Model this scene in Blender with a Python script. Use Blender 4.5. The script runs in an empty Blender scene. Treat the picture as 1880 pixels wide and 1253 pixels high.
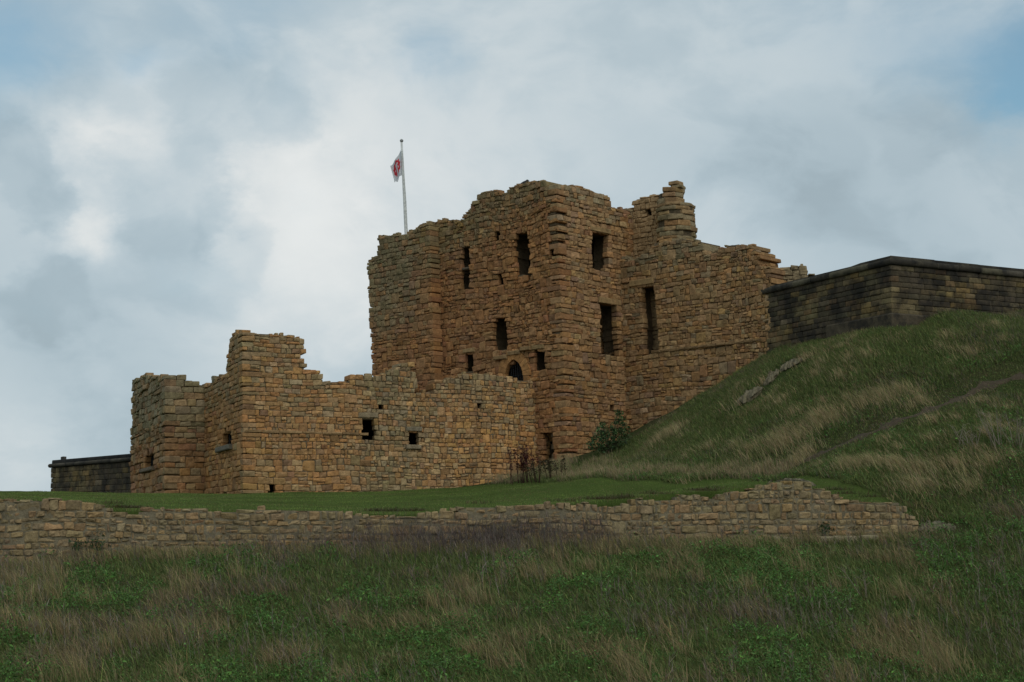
import bpy, math
import numpy as np
from mathutils import Vector

scene = bpy.context.scene
COL = scene.collection
rng = np.random.default_rng(7)

# ------------------------------------------------------------------ camera
F_PX, CX, CY, W, H = 2900.0, 940.0, 626.5, 1880.0, 1253.0
PITCH = math.atan(373.5 / F_PX)
cam_d = bpy.data.cameras.new('camera')
cam_d.sensor_width = 36.0
cam_d.lens = 36.0 * F_PX / W
cam_d.clip_start, cam_d.clip_end = 0.5, 6000.0
cam = bpy.data.objects.new('camera', cam_d)
COL.objects.link(cam)
cam.location = (0, 0, 0)
cam.rotation_euler = (math.pi / 2 + PITCH, 0, 0)
scene.camera = cam

# ------------------------------------------------------------------ light
SUN_EL, SUN_AZ = math.radians(42), math.radians(152)   # azimuth clockwise from +Y (view direction)
sun_dir = Vector((math.cos(SUN_EL) * math.sin(SUN_AZ), math.cos(SUN_EL) * math.cos(SUN_AZ), math.sin(SUN_EL)))
sd = bpy.data.lights.new('sun', 'SUN')
sd.energy, sd.angle, sd.color = 0.8, math.radians(40), (1.0, 0.94, 0.86)
sun = bpy.data.objects.new('sun', sd)
COL.objects.link(sun)
sun.rotation_euler = (-sun_dir).to_track_quat('-Z', 'Y').to_euler()

scene.view_settings.view_transform = 'Standard'
scene.view_settings.look = 'None'
scene.view_settings.exposure = 0.0
scene.view_settings.gamma = 1.0

world = bpy.data.worlds.new('World')
scene.world = world
world.use_nodes = True
nt = world.node_tree
nt.nodes.clear()


class G:
    """tiny node-graph helper"""
    def __init__(s, t): s.t = t
    def n(s, typ, **kw):
        nd = s.t.nodes.new(typ)
        for k, v in kw.items():
            setattr(nd, k, v)
        return nd
    def put(s, sock, v):
        if isinstance(v, bpy.types.NodeSocket): s.t.links.new(v, sock)
        else: sock.default_value = v
    def m(s, op, a, b=None, c=None, clamp=False):
        nd = s.n('ShaderNodeMath', operation=op, use_clamp=clamp)
        for i, v in enumerate((a, b, c)):
            if v is not None: s.put(nd.inputs[i], v)
        return nd.outputs[0]
    def vm(s, op, a, b=None, out=0):
        nd = s.n('ShaderNodeVectorMath', operation=op)
        for i, v in enumerate((a, b)):
            if v is not None: s.put(nd.inputs[i], v)
        return nd.outputs[out]
    def mix(s, fac, a, b, blend='MIX'):
        nd = s.n('ShaderNodeMix', data_type='RGBA', blend_type=blend)
        s.put(nd.inputs[0], fac)
        for i, v in ((6, a), (7, b)):
            if not isinstance(v, bpy.types.NodeSocket) and len(v) == 3: v = (*v, 1)
            s.put(nd.inputs[i], v)
        return nd.outputs[2]
    def noise(s, vec, scale, detail=5, rough=0.55, dist=0.0):
        nd = s.n('ShaderNodeTexNoise')
        if vec is not None: s.put(nd.inputs['Vector'], vec)
        nd.inputs['Scale'].default_value = scale
        nd.inputs['Detail'].default_value = detail
        nd.inputs['Roughness'].default_value = rough
        nd.inputs['Distortion'].default_value = dist
        return nd.outputs['Fac']
    def ramp(s, x, lo, hi, a=0.0, b=1.0, smooth=True):
        nd = s.n('ShaderNodeMapRange', interpolation_type='SMOOTHSTEP' if smooth else 'LINEAR')
        for i, v in enumerate((x, lo, hi, a, b)):
            s.put(nd.inputs[i], v)
        return nd.outputs[0]


def sky_dir(px, py):
    c = np.array([(px - CX) / F_PX, (CY - py) / F_PX, 1.0])
    v = np.array([c[0], math.cos(PITCH) - math.sin(PITCH) * c[1], math.sin(PITCH) + math.cos(PITCH) * c[1]])
    return v


g = G(nt)
tc = g.n('ShaderNodeTexCoord')
dirv = tc.outputs['Generated']
sky = g.n('ShaderNodeTexSky', sky_type='NISHITA', sun_disc=False)
sky.sun_elevation = SUN_EL
sky.sun_rotation = SUN_AZ
sky.air_density, sky.dust_density, sky.ozone_density = 1.0, 1.5, 2.0
sep = g.n('ShaderNodeSeparateXYZ'); nt.links.new(dirv, sep.inputs[0])
# clouds flattened towards the horizon, as layers seen from below are
mp = g.n('ShaderNodeMapping'); nt.links.new(dirv, mp.inputs[0])
mp.inputs['Scale'].default_value = (1.0, 1.0, 1.55)
mp.inputs['Rotation'].default_value = (0.0, math.radians(14), 0.0)
warp = g.n('ShaderNodeTexNoise'); nt.links.new(mp.outputs[0], warp.inputs['Vector'])
warp.inputs['Scale'].default_value = 5.0; warp.inputs['Detail'].default_value = 3
wv = g.vm('SUBTRACT', warp.outputs['Color'], (0.5, 0.5, 0.5))
wv = g.vm('MULTIPLY', wv, (0.16, 0.16, 0.16))
cv = g.vm('ADD', mp.outputs[0], wv)
n_big = g.noise(cv, 5.2, 6, 0.52)
n_mid = g.noise(g.vm('ADD', cv, (3.1, 1.7, 5.3)), 11.0, 6, 0.55)
n_low = g.noise(g.vm('ADD', cv, (7.7, 4.2, 1.3)), 3.1, 3, 0.5)


w2 = g.n('ShaderNodeTexNoise'); nt.links.new(mp.outputs[0], w2.inputs['Vector'])
w2.inputs['Scale'].default_value = 9.0; w2.inputs['Detail'].default_value = 7; w2.inputs['Roughness'].default_value = 0.6
dirw = g.vm('NORMALIZE', g.vm('ADD', g.vm('NORMALIZE', dirv), g.vm('MULTIPLY', g.vm('SUBTRACT', w2.outputs['Color'], (0.5, 0.5, 0.5)), (0.11, 0.11, 0.11))))


def blob(px, py, width_px, amp, sharp=False):
    d = sky_dir(px, py); d = d / np.linalg.norm(d)
    dt = g.vm('DOT_PRODUCT', dirw, tuple(d), out=1)
    ang2 = g.m('MULTIPLY', g.m('SUBTRACT', 1.0, dt), 2.0)
    k = (width_px / F_PX) ** 2
    e = g.m('EXPONENT', g.m('DIVIDE', g.m('MULTIPLY', ang2, -1.0), k))
    if sharp: e = g.ramp(e, 0.28, 0.55)
    return g.m('MULTIPLY', e, amp)


def summed(xs):
    r = xs[0]
    for x in xs[1:]: r = g.m('ADD', r, x)
    return r


# how bright the cloud is: a thin bright part left of the keep, grey banks with lit rims elsewhere
bright = summed([blob(590, 470, 200, 0.20), blob(470, 350, 130, 0.09), blob(620, 340, 150, 0.07), blob(960, 240, 200, 0.06), blob(250, 278, 70, 0.11), blob(190, 272, 50, 0.09),
                 blob(140, 405, 45, 0.15), blob(270, 130, 60, 0.07), blob(660, 150, 90, 0.07), blob(380, 500, 45, 0.10), blob(30, 870, 110, 0.10), blob(1330, 470, 120, 0.04),
                 blob(300, 370, 110, -0.055, True), blob(400, 450, 90, -0.05, True), blob(430, 190, 130, -0.05, True), blob(200, 190, 80, -0.03, True), blob(70, 540, 90, -0.05, True), blob(60, 320, 80, -0.05, True), blob(110, 680, 200, -0.06), blob(300, 620, 160, -0.03, True),
                 blob(1600, 380, 300, -0.07), blob(1700, 200, 120, -0.04, True), blob(1450, 300, 150, -0.03, True)])
bank = g.m('MULTIPLY', g.m('SUBTRACT', g.ramp(n_mid, 0.40, 0.60), 0.5), 0.065)
lum = g.m('ADD', g.m('ADD', g.m('ADD', 0.585, bright), bank), g.m('MULTIPLY', g.m('SUBTRACT', n_big, 0.5), 0.22))
lum = g.m('MAXIMUM', g.m('MINIMUM', lum, 0.92), 0.44)
tint = g.mix(g.ramp(lum, 0.46, 0.84), (0.80, 0.99, 1.10, 1), (0.975, 1.0, 0.99, 1))
cl = g.n('ShaderNodeVectorMath', operation='SCALE'); nt.links.new(tint, cl.inputs[0])
nt.links.new(g.m('MULTIPLY', lum, 10.0), cl.inputs['Scale'])
# where the cloud lets the blue through
hole = summed([blob(1890, 120, 120, 0.55), blob(1870, 220, 70, 0.4), blob(810, 100, 80, 0.30), blob(265, 95, 55, 0.25), blob(20, 130, 100, 0.22), blob(40, 20, 200, 0.26), blob(1720, 60, 150, 0.30),
               blob(430, 10, 150, 0.25), blob(1500, 20, 200, 0.22), g.m('MULTIPLY', g.m('SUBTRACT', n_low, 0.5), 0.45), g.m('MULTIPLY', g.m('SUBTRACT', n_mid, 0.5), -0.55)])
cover = g.ramp(hole, 0.02, 0.85, 0.98, 0.22)
blue = g.vm('MULTIPLY', sky.outputs[0], (0.92, 1.28, 1.18))
skycol = g.mix(cover, blue, cl.outputs[0])
bg = g.n('ShaderNodeBackground'); nt.links.new(skycol, bg.inputs[0]); bg.inputs[1].default_value = 0.1
wo = g.n('ShaderNodeOutputWorld'); nt.links.new(bg.outputs[0], wo.inputs[0])

# ------------------------------------------------------------------ numeric helpers
def ray(px, py):
    return sky_dir(px, py)

def at(px, py, Y):
    r = ray(px, py)
    return r * (Y / r[1])

def az(px, py):
    r = ray(px, py)
    return r[0] / r[1]

def along(P, d, a):
    """parameter s where the plan line P + d*s is seen in direction X/Y = a"""
    return (a * P[1] - P[0]) / (d[0] - a * d[1])

def _hash(ix, iy, seed):
    h = (ix.astype(np.int64) * 374761393 + iy.astype(np.int64) * 668265263 + seed * 1442695041) & 0xFFFFFFFF
    h = ((h ^ (h >> 13)) * 1274126177) & 0xFFFFFFFF
    return ((h ^ (h >> 16)) & 0xFFFF) / 65535.0

def vnoise(x, y, seed=0):
    x = np.asarray(x, float); y = np.asarray(y, float)
    ix, iy = np.floor(x), np.floor(y)
    fx, fy = x - ix, y - iy
    fx = fx * fx * (3 - 2 * fx); fy = fy * fy * (3 - 2 * fy)
    a, b = _hash(ix, iy, seed), _hash(ix + 1, iy, seed)
    c, d = _hash(ix, iy + 1, seed), _hash(ix + 1, iy + 1, seed)
    return (a * (1 - fx) + b * fx) * (1 - fy) + (c * (1 - fx) + d * fx) * fy

def fbm(x, y, seed=0, oct=4):
    s, a, t = 0.0, 0.5, 0.0
    for o in range(oct):
        s = s + a * vnoise(np.asarray(x) * 2 ** o, np.asarray(y) * 2 ** o, seed + o * 17); t += a; a *= 0.5
    return s / t

def sstep(x, a, b):
    t = np.clip((x - a) / (b - a), 0, 1)
    return t * t * (3 - 2 * t)

# ------------------------------------------------------------------ object helpers
def link_mesh(name, V, F, mat, parent=None, col=None, smooth=False):
    """V (n,3); F list of (m,k) integer arrays; col (n,3) point colours"""
    me = bpy.data.meshes.new(name)
    V = np.asarray(V, np.float32)
    Fs = [np.asarray(f, np.int32) for f in F if len(f)]
    nl = sum(f.size for f in Fs); nf = sum(len(f) for f in Fs)
    me.vertices.add(len(V)); me.vertices.foreach_set('co', V.ravel())
    me.loops.add(nl); me.polygons.add(nf)
    li = np.concatenate([f.ravel() for f in Fs])
    tot = np.concatenate([np.full(len(f), f.shape[1], np.int32) for f in Fs])
    st = np.concatenate([[0], np.cumsum(tot)[:-1]]).astype(np.int32)
    me.loops.foreach_set('vertex_index', li)
    me.polygons.foreach_set('loop_start', st)
    me.polygons.foreach_set('loop_total', tot)
    me.update(calc_edges=True)
    me.polygons.foreach_set('use_smooth', np.full(nf, smooth, bool))
    if col is not None:
        a = me.color_attributes.new('col', 'FLOAT_COLOR', 'POINT')
        c = np.ones((len(V), 4), np.float32); c[:, :3] = col
        a.data.foreach_set('color', c.ravel())
    me.materials.append(mat)
    o = bpy.data.objects.new(name, me)
    COL.objects.link(o)
    if parent is not None: o.parent = parent
    return o

def tag(o, label=None, cat=None, group=None, kind=None):
    if label: o['label'] = label
    if cat: o['category'] = cat
    if group: o['group'] = group
    if kind: o['kind'] = kind
    return o

def empty(name, label, cat, group=None):
    o = bpy.data.objects.new(name, None)
    COL.objects.link(o)
    return tag(o, label, cat, group)

class Acc:
    """accumulates pieces into one mesh"""
    def __init__(s): s.V, s.F, s.C, s.n = [], {}, [], 0
    def add(s, V, F, c=(0.2, 0.2, 0.2)):
        V = np.asarray(V, float)
        for f in F:
            f = np.asarray(f)
            if f.size: s.F.setdefault(f.shape[1], []).append(f + s.n)
        s.V.append(V); s.n += len(V)
        c = np.asarray(c, float)
        s.C.append(np.tile(c, (len(V), 1)) if c.ndim == 1 else c)
    def tube(s, pts, rad, k=6, c=(0.2, 0.2, 0.2)):
        pts = np.asarray(pts, float); n = len(pts)
        rad = np.broadcast_to(np.asarray(rad, float), (n,))
        t = np.gradient(pts, axis=0); t /= np.linalg.norm(t, axis=1)[:, None] + 1e-9
        ref = np.where(np.abs(t[:, 2:3]) > 0.9, np.array([[1.0, 0, 0]]), np.array([[0, 0, 1.0]]))
        a = np.cross(t, ref); a /= np.linalg.norm(a, axis=1)[:, None]
        b = np.cross(t, a)
        th = np.arange(k) / k * 2 * np.pi
        V = pts[:, None] + rad[:, None, None] * (a[:, None] * np.cos(th)[None, :, None] + b[:, None] * np.sin(th)[None, :, None])
        i = np.arange(n - 1)[:, None] * k; j = np.arange(k)[None]; j2 = (j + 1) % k
        F = np.stack([i + j, i + j2, i + k + j2, i + k + j], -1).reshape(-1, 4)
        s.add(V.reshape(-1, 3), [F, np.arange(k)[None, ::-1], np.arange(k)[None] + (n - 1) * k], c)
    def box8(s, P, c=(0.2, 0.2, 0.2)):
        """P: 8 points, bottom ring 0-3 then top ring 4-7"""
        s.add(P, [np.array([[0, 3, 2, 1], [4, 5, 6, 7], [0, 1, 5, 4], [1, 2, 6, 5], [2, 3, 7, 6], [3, 0, 4, 7]])], c)
    def build(s, name, mat, parent=None, smooth=False):
        return link_mesh(name, np.concatenate(s.V), [np.concatenate(v) for v in s.F.values()], mat, parent, np.concatenate(s.C), smooth)

# ------------------------------------------------------------------ materials
def new_mat(name):
    m = bpy.data.materials.new(name); m.use_nodes = True
    t = m.node_tree; t.nodes.clear()
    q = G(t)
    b = q.n('ShaderNodeBsdfPrincipled'); o = q.n('ShaderNodeOutputMaterial')
    t.links.new(b.outputs[0], o.inputs[0])
    return m, q, b

def stone_mat(name, stain=(0.035, 0.034, 0.030), stain_amt=0.5, lichen=(0.16, 0.15, 0.07), lichen_amt=0.25, bump=0.5, slo=0.52, sscale=0.9):
    m, q, b = new_mat(name)
    at_ = q.n('ShaderNodeAttribute', attribute_name='col')
    tcn = q.n('ShaderNodeTexCoord').outputs['Object']
    base = at_.outputs['Color']
    n1 = q.noise(tcn, 5.0, 6, 0.65)
    n2 = q.noise(tcn, 22.0, 4, 0.6)
    n3 = q.noise(tcn, sscale, 5, 0.6)
    n4 = q.noise(q.vm('ADD', tcn, (9.1, 3.3, 7.7)), 2.2, 6, 0.7)
    v = q.m('ADD', q.m('MULTIPLY', n1, 0.9), q.m('MULTIPLY', n2, 0.5))
    v = q.ramp(v, 0.42, 0.98, 0.45, 1.55, smooth=False)
    sc = q.n('ShaderNodeVectorMath', operation='SCALE')
    q.put(sc.inputs[0], base); q.put(sc.inputs['Scale'], v)
    c = q.mix(q.m('MULTIPLY', q.ramp(n4, 0.56, 0.72), lichen_amt), sc.outputs[0], lichen)
    c = q.mix(q.m('MULTIPLY', q.ramp(q.m('ADD', q.m('MULTIPLY', n3, 0.6), q.m('MULTIPLY', n1, 0.4)), slo, slo + 0.14), stain_amt), c, stain)
    mps = q.n('ShaderNodeMapping'); q.put(mps.inputs[0], tcn); mps.inputs['Scale'].default_value = (1.7, 1.7, 0.22)
    stk = q.noise(mps.outputs[0], 1.0, 6, 0.7)
    c = q.mix(q.m('MULTIPLY', q.ramp(stk, 0.52, 0.72), 0.42), c, q.mix(0.7, c, stain))
    q.put(b.inputs['Base Color'], c)
    b.inputs['Roughness'].default_value = 0.95
    b.inputs['Specular IOR Level'].default_value = 0.15
    bp = q.n('ShaderNodeBump'); bp.inputs['Strength'].default_value = bump; bp.inputs['Distance'].default_value = 0.06
    q.put(bp.inputs['Height'], q.m('ADD', n1, q.m('MULTIPLY', n2, 0.4)))
    q.put(b.inputs['Normal'], bp.outputs[0])
    return m

def leaf_mat(name, trans=0.25, rough=0.7):
    m, q, b = new_mat(name)
    a = q.n('ShaderNodeAttribute', attribute_name='col')
    q.put(b.inputs['Base Color'], a.outputs['Color'])
    b.inputs['Roughness'].default_value = rough
    b.inputs['Specular IOR Level'].default_value = 0.2
    tr = q.n('ShaderNodeBsdfTranslucent'); q.put(tr.inputs[0], a.outputs['Color'])
    mx = q.n('ShaderNodeMixShader'); mx.inputs[0].default_value = trans
    m.node_tree.links.new(b.outputs[0], mx.inputs[1]); m.node_tree.links.new(tr.outputs[0], mx.inputs[2])
    out = [n for n in m.node_tree.nodes if n.type == 'OUTPUT_MATERIAL'][0]
    m.node_tree.links.new(mx.outputs[0], out.inputs[0])
    return m

def plain_mat(name, color, rough=0.6, metal=0.0):
    m, q, b = new_mat(name)
    tcn = q.n('ShaderNodeTexCoord').outputs['Object']
    n = q.noise(tcn, 9.0, 4, 0.6)
    c = q.mix(q.ramp(n, 0.3, 0.75), tuple(x * 0.75 for x in color), tuple(min(1, x * 1.15) for x in color))
    q.put(b.inputs['Base Color'], c)
    b.inputs['Roughness'].default_value = rough; b.inputs['Metallic'].default_value = metal
    return m

M_KEEP = stone_mat('keep_sandstone', stain_amt=0.30, lichen=(0.15, 0.135, 0.07), lichen_amt=0.25)
M_BARB = stone_mat('barbican_sandstone', stain=(0.05, 0.045, 0.035), stain_amt=0.35, lichen=(0.20, 0.19, 0.13), lichen_amt=0.22)
M_BAST = stone_mat('sooty_ashlar', stain=(0.012, 0.013, 0.014), stain_amt=0.72, lichen=(0.15, 0.125, 0.08), lichen_amt=0.3, bump=0.3, slo=0.44, sscale=1.3)
M_RET = stone_mat('field_stone', stain=(0.05, 0.05, 0.042), stain_amt=0.40, lichen=(0.20, 0.20, 0.16), lichen_amt=0.4, bump=0.6)
M_ROCK = stone_mat('bare_rock', stain=(0.04, 0.04, 0.032), stain_amt=0.5, lichen=(0.15, 0.15, 0.12), lichen_amt=0.4, bump=0.8)
M_GRASS = leaf_mat('grass_blades', 0.25)
M_LEAF = leaf_mat('weed_leaves', 0.2, 0.55)
M_IRON = plain_mat('black_iron', (0.012, 0.012, 0.013), 0.6, 0.4)
M_WHITE = plain_mat('white_painted_metal', (0.74, 0.74, 0.70), 0.45)
M_BIRD = plain_mat('black_feathers', (0.012, 0.012, 0.014), 0.6)

# ------------------------------------------------------------------ plan of the walls
class Face:
    """a wall plane: plan origin O, horizontal direction d, outward normal n; it leans with height"""
    def __init__(s, O, d, lean=0.0, z0=2.5, outward=None):
        s.O = np.array(O, float); s.d = np.array(d, float) / np.linalg.norm(d)
        n = np.array([s.d[1], -s.d[0]])
        if (n @ (-s.O)) < 0: n = -n
        s.n = n; s.lean = lean; s.z0 = z0
    def uv(s, px, py):
        r = ray(px, py)
        A = np.array([[r[0], -s.d[0], -s.lean], [r[1], -s.d[1], 0], [r[2], 0, -1.0]])
        b = np.array([s.O[0] - s.lean * s.z0, s.O[1], 0.0])
        k, u, z = np.linalg.solve(A, b)
        return (u, z)
    def poly(s, pts): return [s.uv(*p) for p in pts]
    def P(s, u, z, off=0.0):
        u, z, off = np.broadcast_arrays(np.asarray(u, float), np.asarray(z, float), np.asarray(off, float))
        x = s.O[0] + s.d[0] * u + s.n[0] * off + s.lean * (z - s.z0)
        y = s.O[1] + s.d[1] * u + s.n[1] * off
        return np.stack([x, y, z], -1)
    def plan(s, u): return s.O + s.d * u

def unit(deg):  # plan direction, degrees clockwise from view direction
    a = math.radians(deg); return np.array([math.sin(a), math.cos(a)])

LEAN_B, LEAN_K = -0.030, -0.040
dF, dL = unit(68), unit(158)                 # barbican front runs right and away; its left side runs towards us
P1 = at(446, 905, 68.0)[:2]
barb_front = Face(P1, dF, LEAN_B)
sL = along(P1, -dL, az(376, 907))
P2 = P1 - dL * sL
barb_left = Face(P2, dL, LEAN_B)             # u grows towards the front corner
LBL = sL
# left tower
kT = along(P2, -dF, az(302, 905)); P3 = P2 - dF * kT
tow_front = Face(P3, dF, LEAN_B)             # 302..376
LTF = kT
lT = along(P3, -dL, az(238, 905)); P4 = P3 - dL * lT
tow_left = Face(P4, dL, LEAN_B)
LTL = lT
# keep
sK = along(P1, dF, az(986, 860)); PJ = P1 + dF * sK
LBF = sK
dA, dB = unit(135), unit(45)
uK = along(PJ, dA, az(1044, 850)); K = PJ + dA * uK
wA = along(K, -dA, az(684, 690)); A0 = K - dA * wA
keep_A = Face(A0, dA, LEAN_K, z0=3.3)
LA = wA
nA = keep_A.n
A1o = A0 + nA * 0.6
keep_A1 = Face(A1o, dA, LEAN_K, z0=3.3)
keep_B = Face(K, dB, LEAN_K, z0=3.3)
vB = along(K, dB, az(1152, 800)); Q = K + dB * vB
LB = vB
keep_C = Face(Q, dA, -0.012, z0=4.5)
LC = along(Q, dA, az(1408, 660)); R = Q + dA * LC
keep_E = Face(Q - keep_C.n * 1.1, dA, -0.02, z0=4.5)
# bastion on the right
dG = unit(153)
bas_L = Face(R - unit(153) * 0.6, dG, 0.0)
LGL = along(R - unit(153) * 0.6, dG, az(1638, 590)); S = bas_L.plan(LGL)
dH = unit(64)
bas_R = Face(S, dH, 0.0)
# bastion far left
T0 = at(240, 903, 88.0)[:2]
dI = unit(138)
lI = along(T0, -dI, az(90, 903)); T1 = T0 - dI * lI
bas_far = Face(T1, dI, 0.0)
# retaining wall
U0 = at(-140, 1000, 44.5)[:2]; U1 = at(1692, 985, 47.0)[:2]
ret = Face(U0, U1 - U0, 0.0)
LU = np.linalg.norm(U1 - U0)

# ------------------------------------------------------------------ terrain
def on_face(f, px, py, out=0.15):
    u, z = f.uv(px, py); p = f.P(u, z, out); return tuple(p)

up_pts, lo_pts = [], []
for px, py in [(-140, 916), (0, 918), (120, 922), (230, 938), (330, 936), (450, 938), (620, 942), (760, 945), (850, 938), (960, 930), (1090, 922), (1180, 912), (1300, 902), (1400, 893), (1480, 889), (1560, 918), (1640, 930), (1690, 962)]:
    u, z = ret.uv(px, py); up_pts.append(tuple(ret.P(u, z, -0.5)))
for f, lst in ((barb_front, [(446, 907), (560, 906), (700, 904), (850, 895), (930, 886), (985, 874)]), (barb_left, [(376, 909), (410, 908)]),
               (tow_front, [(340, 909)]), (tow_left, [(240, 909), (300, 909)]), (keep_A, [(1000, 866), (1030, 852)]), (keep_B, [(1085, 838), (1120, 826)]),
               (keep_C, [(1185, 795), (1270, 752), (1340, 708), (1400, 668)]), (bas_L, [(1480, 628), (1560, 610), (1636, 598)]),
               (bas_R, [(1700, 586), (1780, 579), (1880, 573), (1990, 566), (2100, 560)])):
    for p in lst:
        q = on_face(f, *p); up_pts.append(q)
        up_pts.append((q[0] - f.n[0] * 1.6, q[1] - f.n[1] * 1.6, q[2]))
for px, py, Y in [(-200, 905, 62), (0, 911, 60), (250, 916, 58), (0, 904, 80), (-200, 902, 82), (150, 904, 84), (600, 917, 58), (850, 911, 58), (980, 896, 60),
                  (1000, 889, 64), (1130, 884, 57), (1250, 883, 55.5), (1350, 881, 54.5), (1440, 877, 53.8), (1530, 860, 52.5), (1600, 850, 51.5),
                  (1560, 905, 48.8), (1660, 880, 49.5), (1120, 853, 66), (1230, 810, 63), (1340, 770, 60.5), (1500, 700, 58.5), (1700, 760, 54.5), (1860, 720, 55.5), (1860, 850, 50)]:
    up_pts.append(tuple(at(px, py, Y)))
both = [tuple(at(px, py, Y)) for px, py, Y in [(1755, 968, 46.8), (1880, 960, 46.6), (2050, 950, 46.4), (1960, 800, 51.5)]]
up_pts += both; lo_pts += both
for X, Y, z in [(-30, 105, 1.5), (0, 105, 3.0), (30, 100, 7.0), (-45, 70, 2.0), (-45, 100, 1.0), (45, 75, 10), (45, 55, 5), (22, 75, 9.5), (8, 88, 5), (-12, 88, 2.6)]:
    up_pts.append((X, Y, z))
for px, py in [(-140, 1052), (0, 1048), (110, 1038), (200, 1028), (330, 1022), (450, 1018), (620, 1014), (800, 1012), (1000, 1008), (1200, 1004), (1350, 1002), (1500, 1000), (1600, 996), (1690, 984)]:
    u, z = ret.uv(px, py); lo_pts.append(tuple(ret.P(u, z, 0.3)))
for px, py, Y in [(-150, 1262, 34.5), (0, 1262, 34.8), (250, 1258, 35), (500, 1256, 35), (760, 1252, 35.3), (1000, 1248, 35.6), (1300, 1250, 36), (1600, 1256, 36.6), (1900, 1262, 37.5), (2050, 1260, 38),
                  (1800, 1060, 43.4), (1900, 1100, 42), (300, 1120, 40.5), (900, 1110, 41), (1400, 1100, 41.5)]:
    lo_pts.append(tuple(at(px, py, Y)))
for X in (-20, 0, 20):
    lo_pts += [(X, 24, -5.2), (X, 12, -3.6), (X, 0, -1.75), (X, -12, -1.7)]
lo_pts += [(-45, 45, -1.2), (45, 47, 2.5), (-45, 33, -4), (45, 33, -2), (-25, 52, -0.8), (0, 52, -0.2)]

class TPS:
    def __init__(s, pts, lam=0.02):
        p = np.array(pts, float); s.c = p[:, :2]; n = len(p)
        Km = s.k(s.c) + lam * np.eye(n)
        Pm = np.concatenate([np.ones((n, 1)), s.c], 1)
        A = np.block([[Km, Pm], [Pm.T, np.zeros((3, 3))]])
        s.w = np.linalg.solve(A, np.concatenate([p[:, 2], np.zeros(3)]))
    def k(s, q):
        d2 = ((q[:, None] - s.c[None]) ** 2).sum(-1)
        return 0.5 * d2 * np.log(d2 + 1e-9)
    def __call__(s, x, y):
        x = np.asarray(x, float); y = np.asarray(y, float); sh = x.shape
        q = np.stack([x.ravel(), y.ravel()], 1); out = np.empty(len(q))
        for i in range(0, len(q), 20000):
            qq = q[i:i + 20000]
            out[i:i + 20000] = s.k(qq) @ s.w[:-3] + s.w[-3] + qq @ s.w[-2:]
        return out.reshape(sh)

tps_u, tps_l = TPS(up_pts), TPS(lo_pts)

def wall_y(x):
    return U0[1] + (x - U0[0]) / (U1[0] - U0[0]) * (U1[1] - U0[1])

def terrain(x, y):
    x = np.asarray(x, float); y = np.asarray(y, float)
    xc, yc = np.clip(x, -45, 45), np.clip(y, -12, 105)
    up, lo = tps_u(xc, np.maximum(yc, 44)), tps_l(xc, np.minimum(yc, 52))
    wd = 0.03 + 1.6 * sstep(x, U1[0] - 0.8, U1[0] + 1.6)
    s = 1 / (1 + np.exp(-np.clip((y - (wall_y(x) + 0.42)) / wd, -40, 40)))
    z = lo * (1 - s) + up * s
    out = np.maximum(np.maximum(np.abs(x) - 45, 0), np.maximum(np.maximum(-12 - y, y - 105), 0))
    f = sstep(out, 0, 60)
    rough = 0.16 * (fbm(x * 0.5, y * 0.5, 3) - 0.5) + (0.5 * (fbm(x * 0.13, y * 0.13, 5) - 0.5) + 0.55 * (fbm(x * 0.32, y * 0.32, 9) - 0.5)) * sstep(x, 2, 9) * sstep(y, 40, 52)
    return (z + rough * sstep(np.abs(y - wall_y(x) - 0.4), 0.0, 1.5)) * (1 - f) - 3.0 * f

class TGrid:
    """bilinear lookup of the terrain"""
    def __init__(s):
        s.x0, s.y0, s.h = -34.0, 18.0, 0.2
        s.xs = s.x0 + s.h * np.arange(int(68 / s.h) + 1); s.ys = s.y0 + s.h * np.arange(int(84 / s.h) + 1)
        Y, X = np.meshgrid(s.ys, s.xs, indexing='ij'); s.Z = terrain(X, Y)
    def __call__(s, x, y):
        fx = np.clip((np.asarray(x) - s.x0) / s.h, 0, len(s.xs) - 1.001); fy = np.clip((np.asarray(y) - s.y0) / s.h, 0, len(s.ys) - 1.001)
        i, j = fx.astype(int), fy.astype(int); a, b = fx - i, fy - j
        Z = s.Z
        return (Z[j, i] * (1 - a) + Z[j, i + 1] * a) * (1 - b) + (Z[j + 1, i] * (1 - a) + Z[j + 1, i + 1] * a) * b
tg = TGrid()

def ground_hit(px, py, y0=20.0, y1=100.0):
    r = ray(px, py); Y = np.arange(y0, y1, 0.05)
    X, Z = r[0] / r[1] * Y, r[2] / r[1] * Y
    h = np.nonzero(tg(X, Y) > Z)[0]
    i = h[0] if len(h) else len(Y) - 1
    return np.array([X[i], Y[i], float(tg(X[i], Y[i]))])

def project(p):
    p = np.asarray(p, float)
    c, s_ = math.cos(PITCH), math.sin(PITCH)
    zc = p[..., 1] * c + p[..., 2] * s_
    yc = -p[..., 1] * s_ + p[..., 2] * c
    return CX + F_PX * p[..., 0] / zc, CY - F_PX * yc / zc

# ground sheet: fine near the view, coarse out to the horizon
def axis(lo, hi, h, far):
    a = np.arange(lo, hi + h / 2, h)
    ext = np.cumsum(np.geomspace(h, far / 6, 34))
    return np.concatenate([lo - ext[::-1], a, hi + ext])
gx, gy = axis(-34, 34, 0.25, 2400), axis(18, 100, 0.25, 2400)
YY, XX = np.meshgrid(gy, gx, indexing='ij')
inside = (XX >= -34) & (XX <= 34) & (YY >= 18) & (YY <= 100)
ZZ = np.where(inside, tg(XX, YY), terrain(XX, YY))
ny_, nx_ = XX.shape
idx = np.arange(ny_ * nx_).reshape(ny_, nx_)
gF = np.stack([idx[:-1, :-1], idx[:-1, 1:], idx[1:, 1:], idx[1:, :-1]], -1).reshape(-1, 4)

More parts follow.
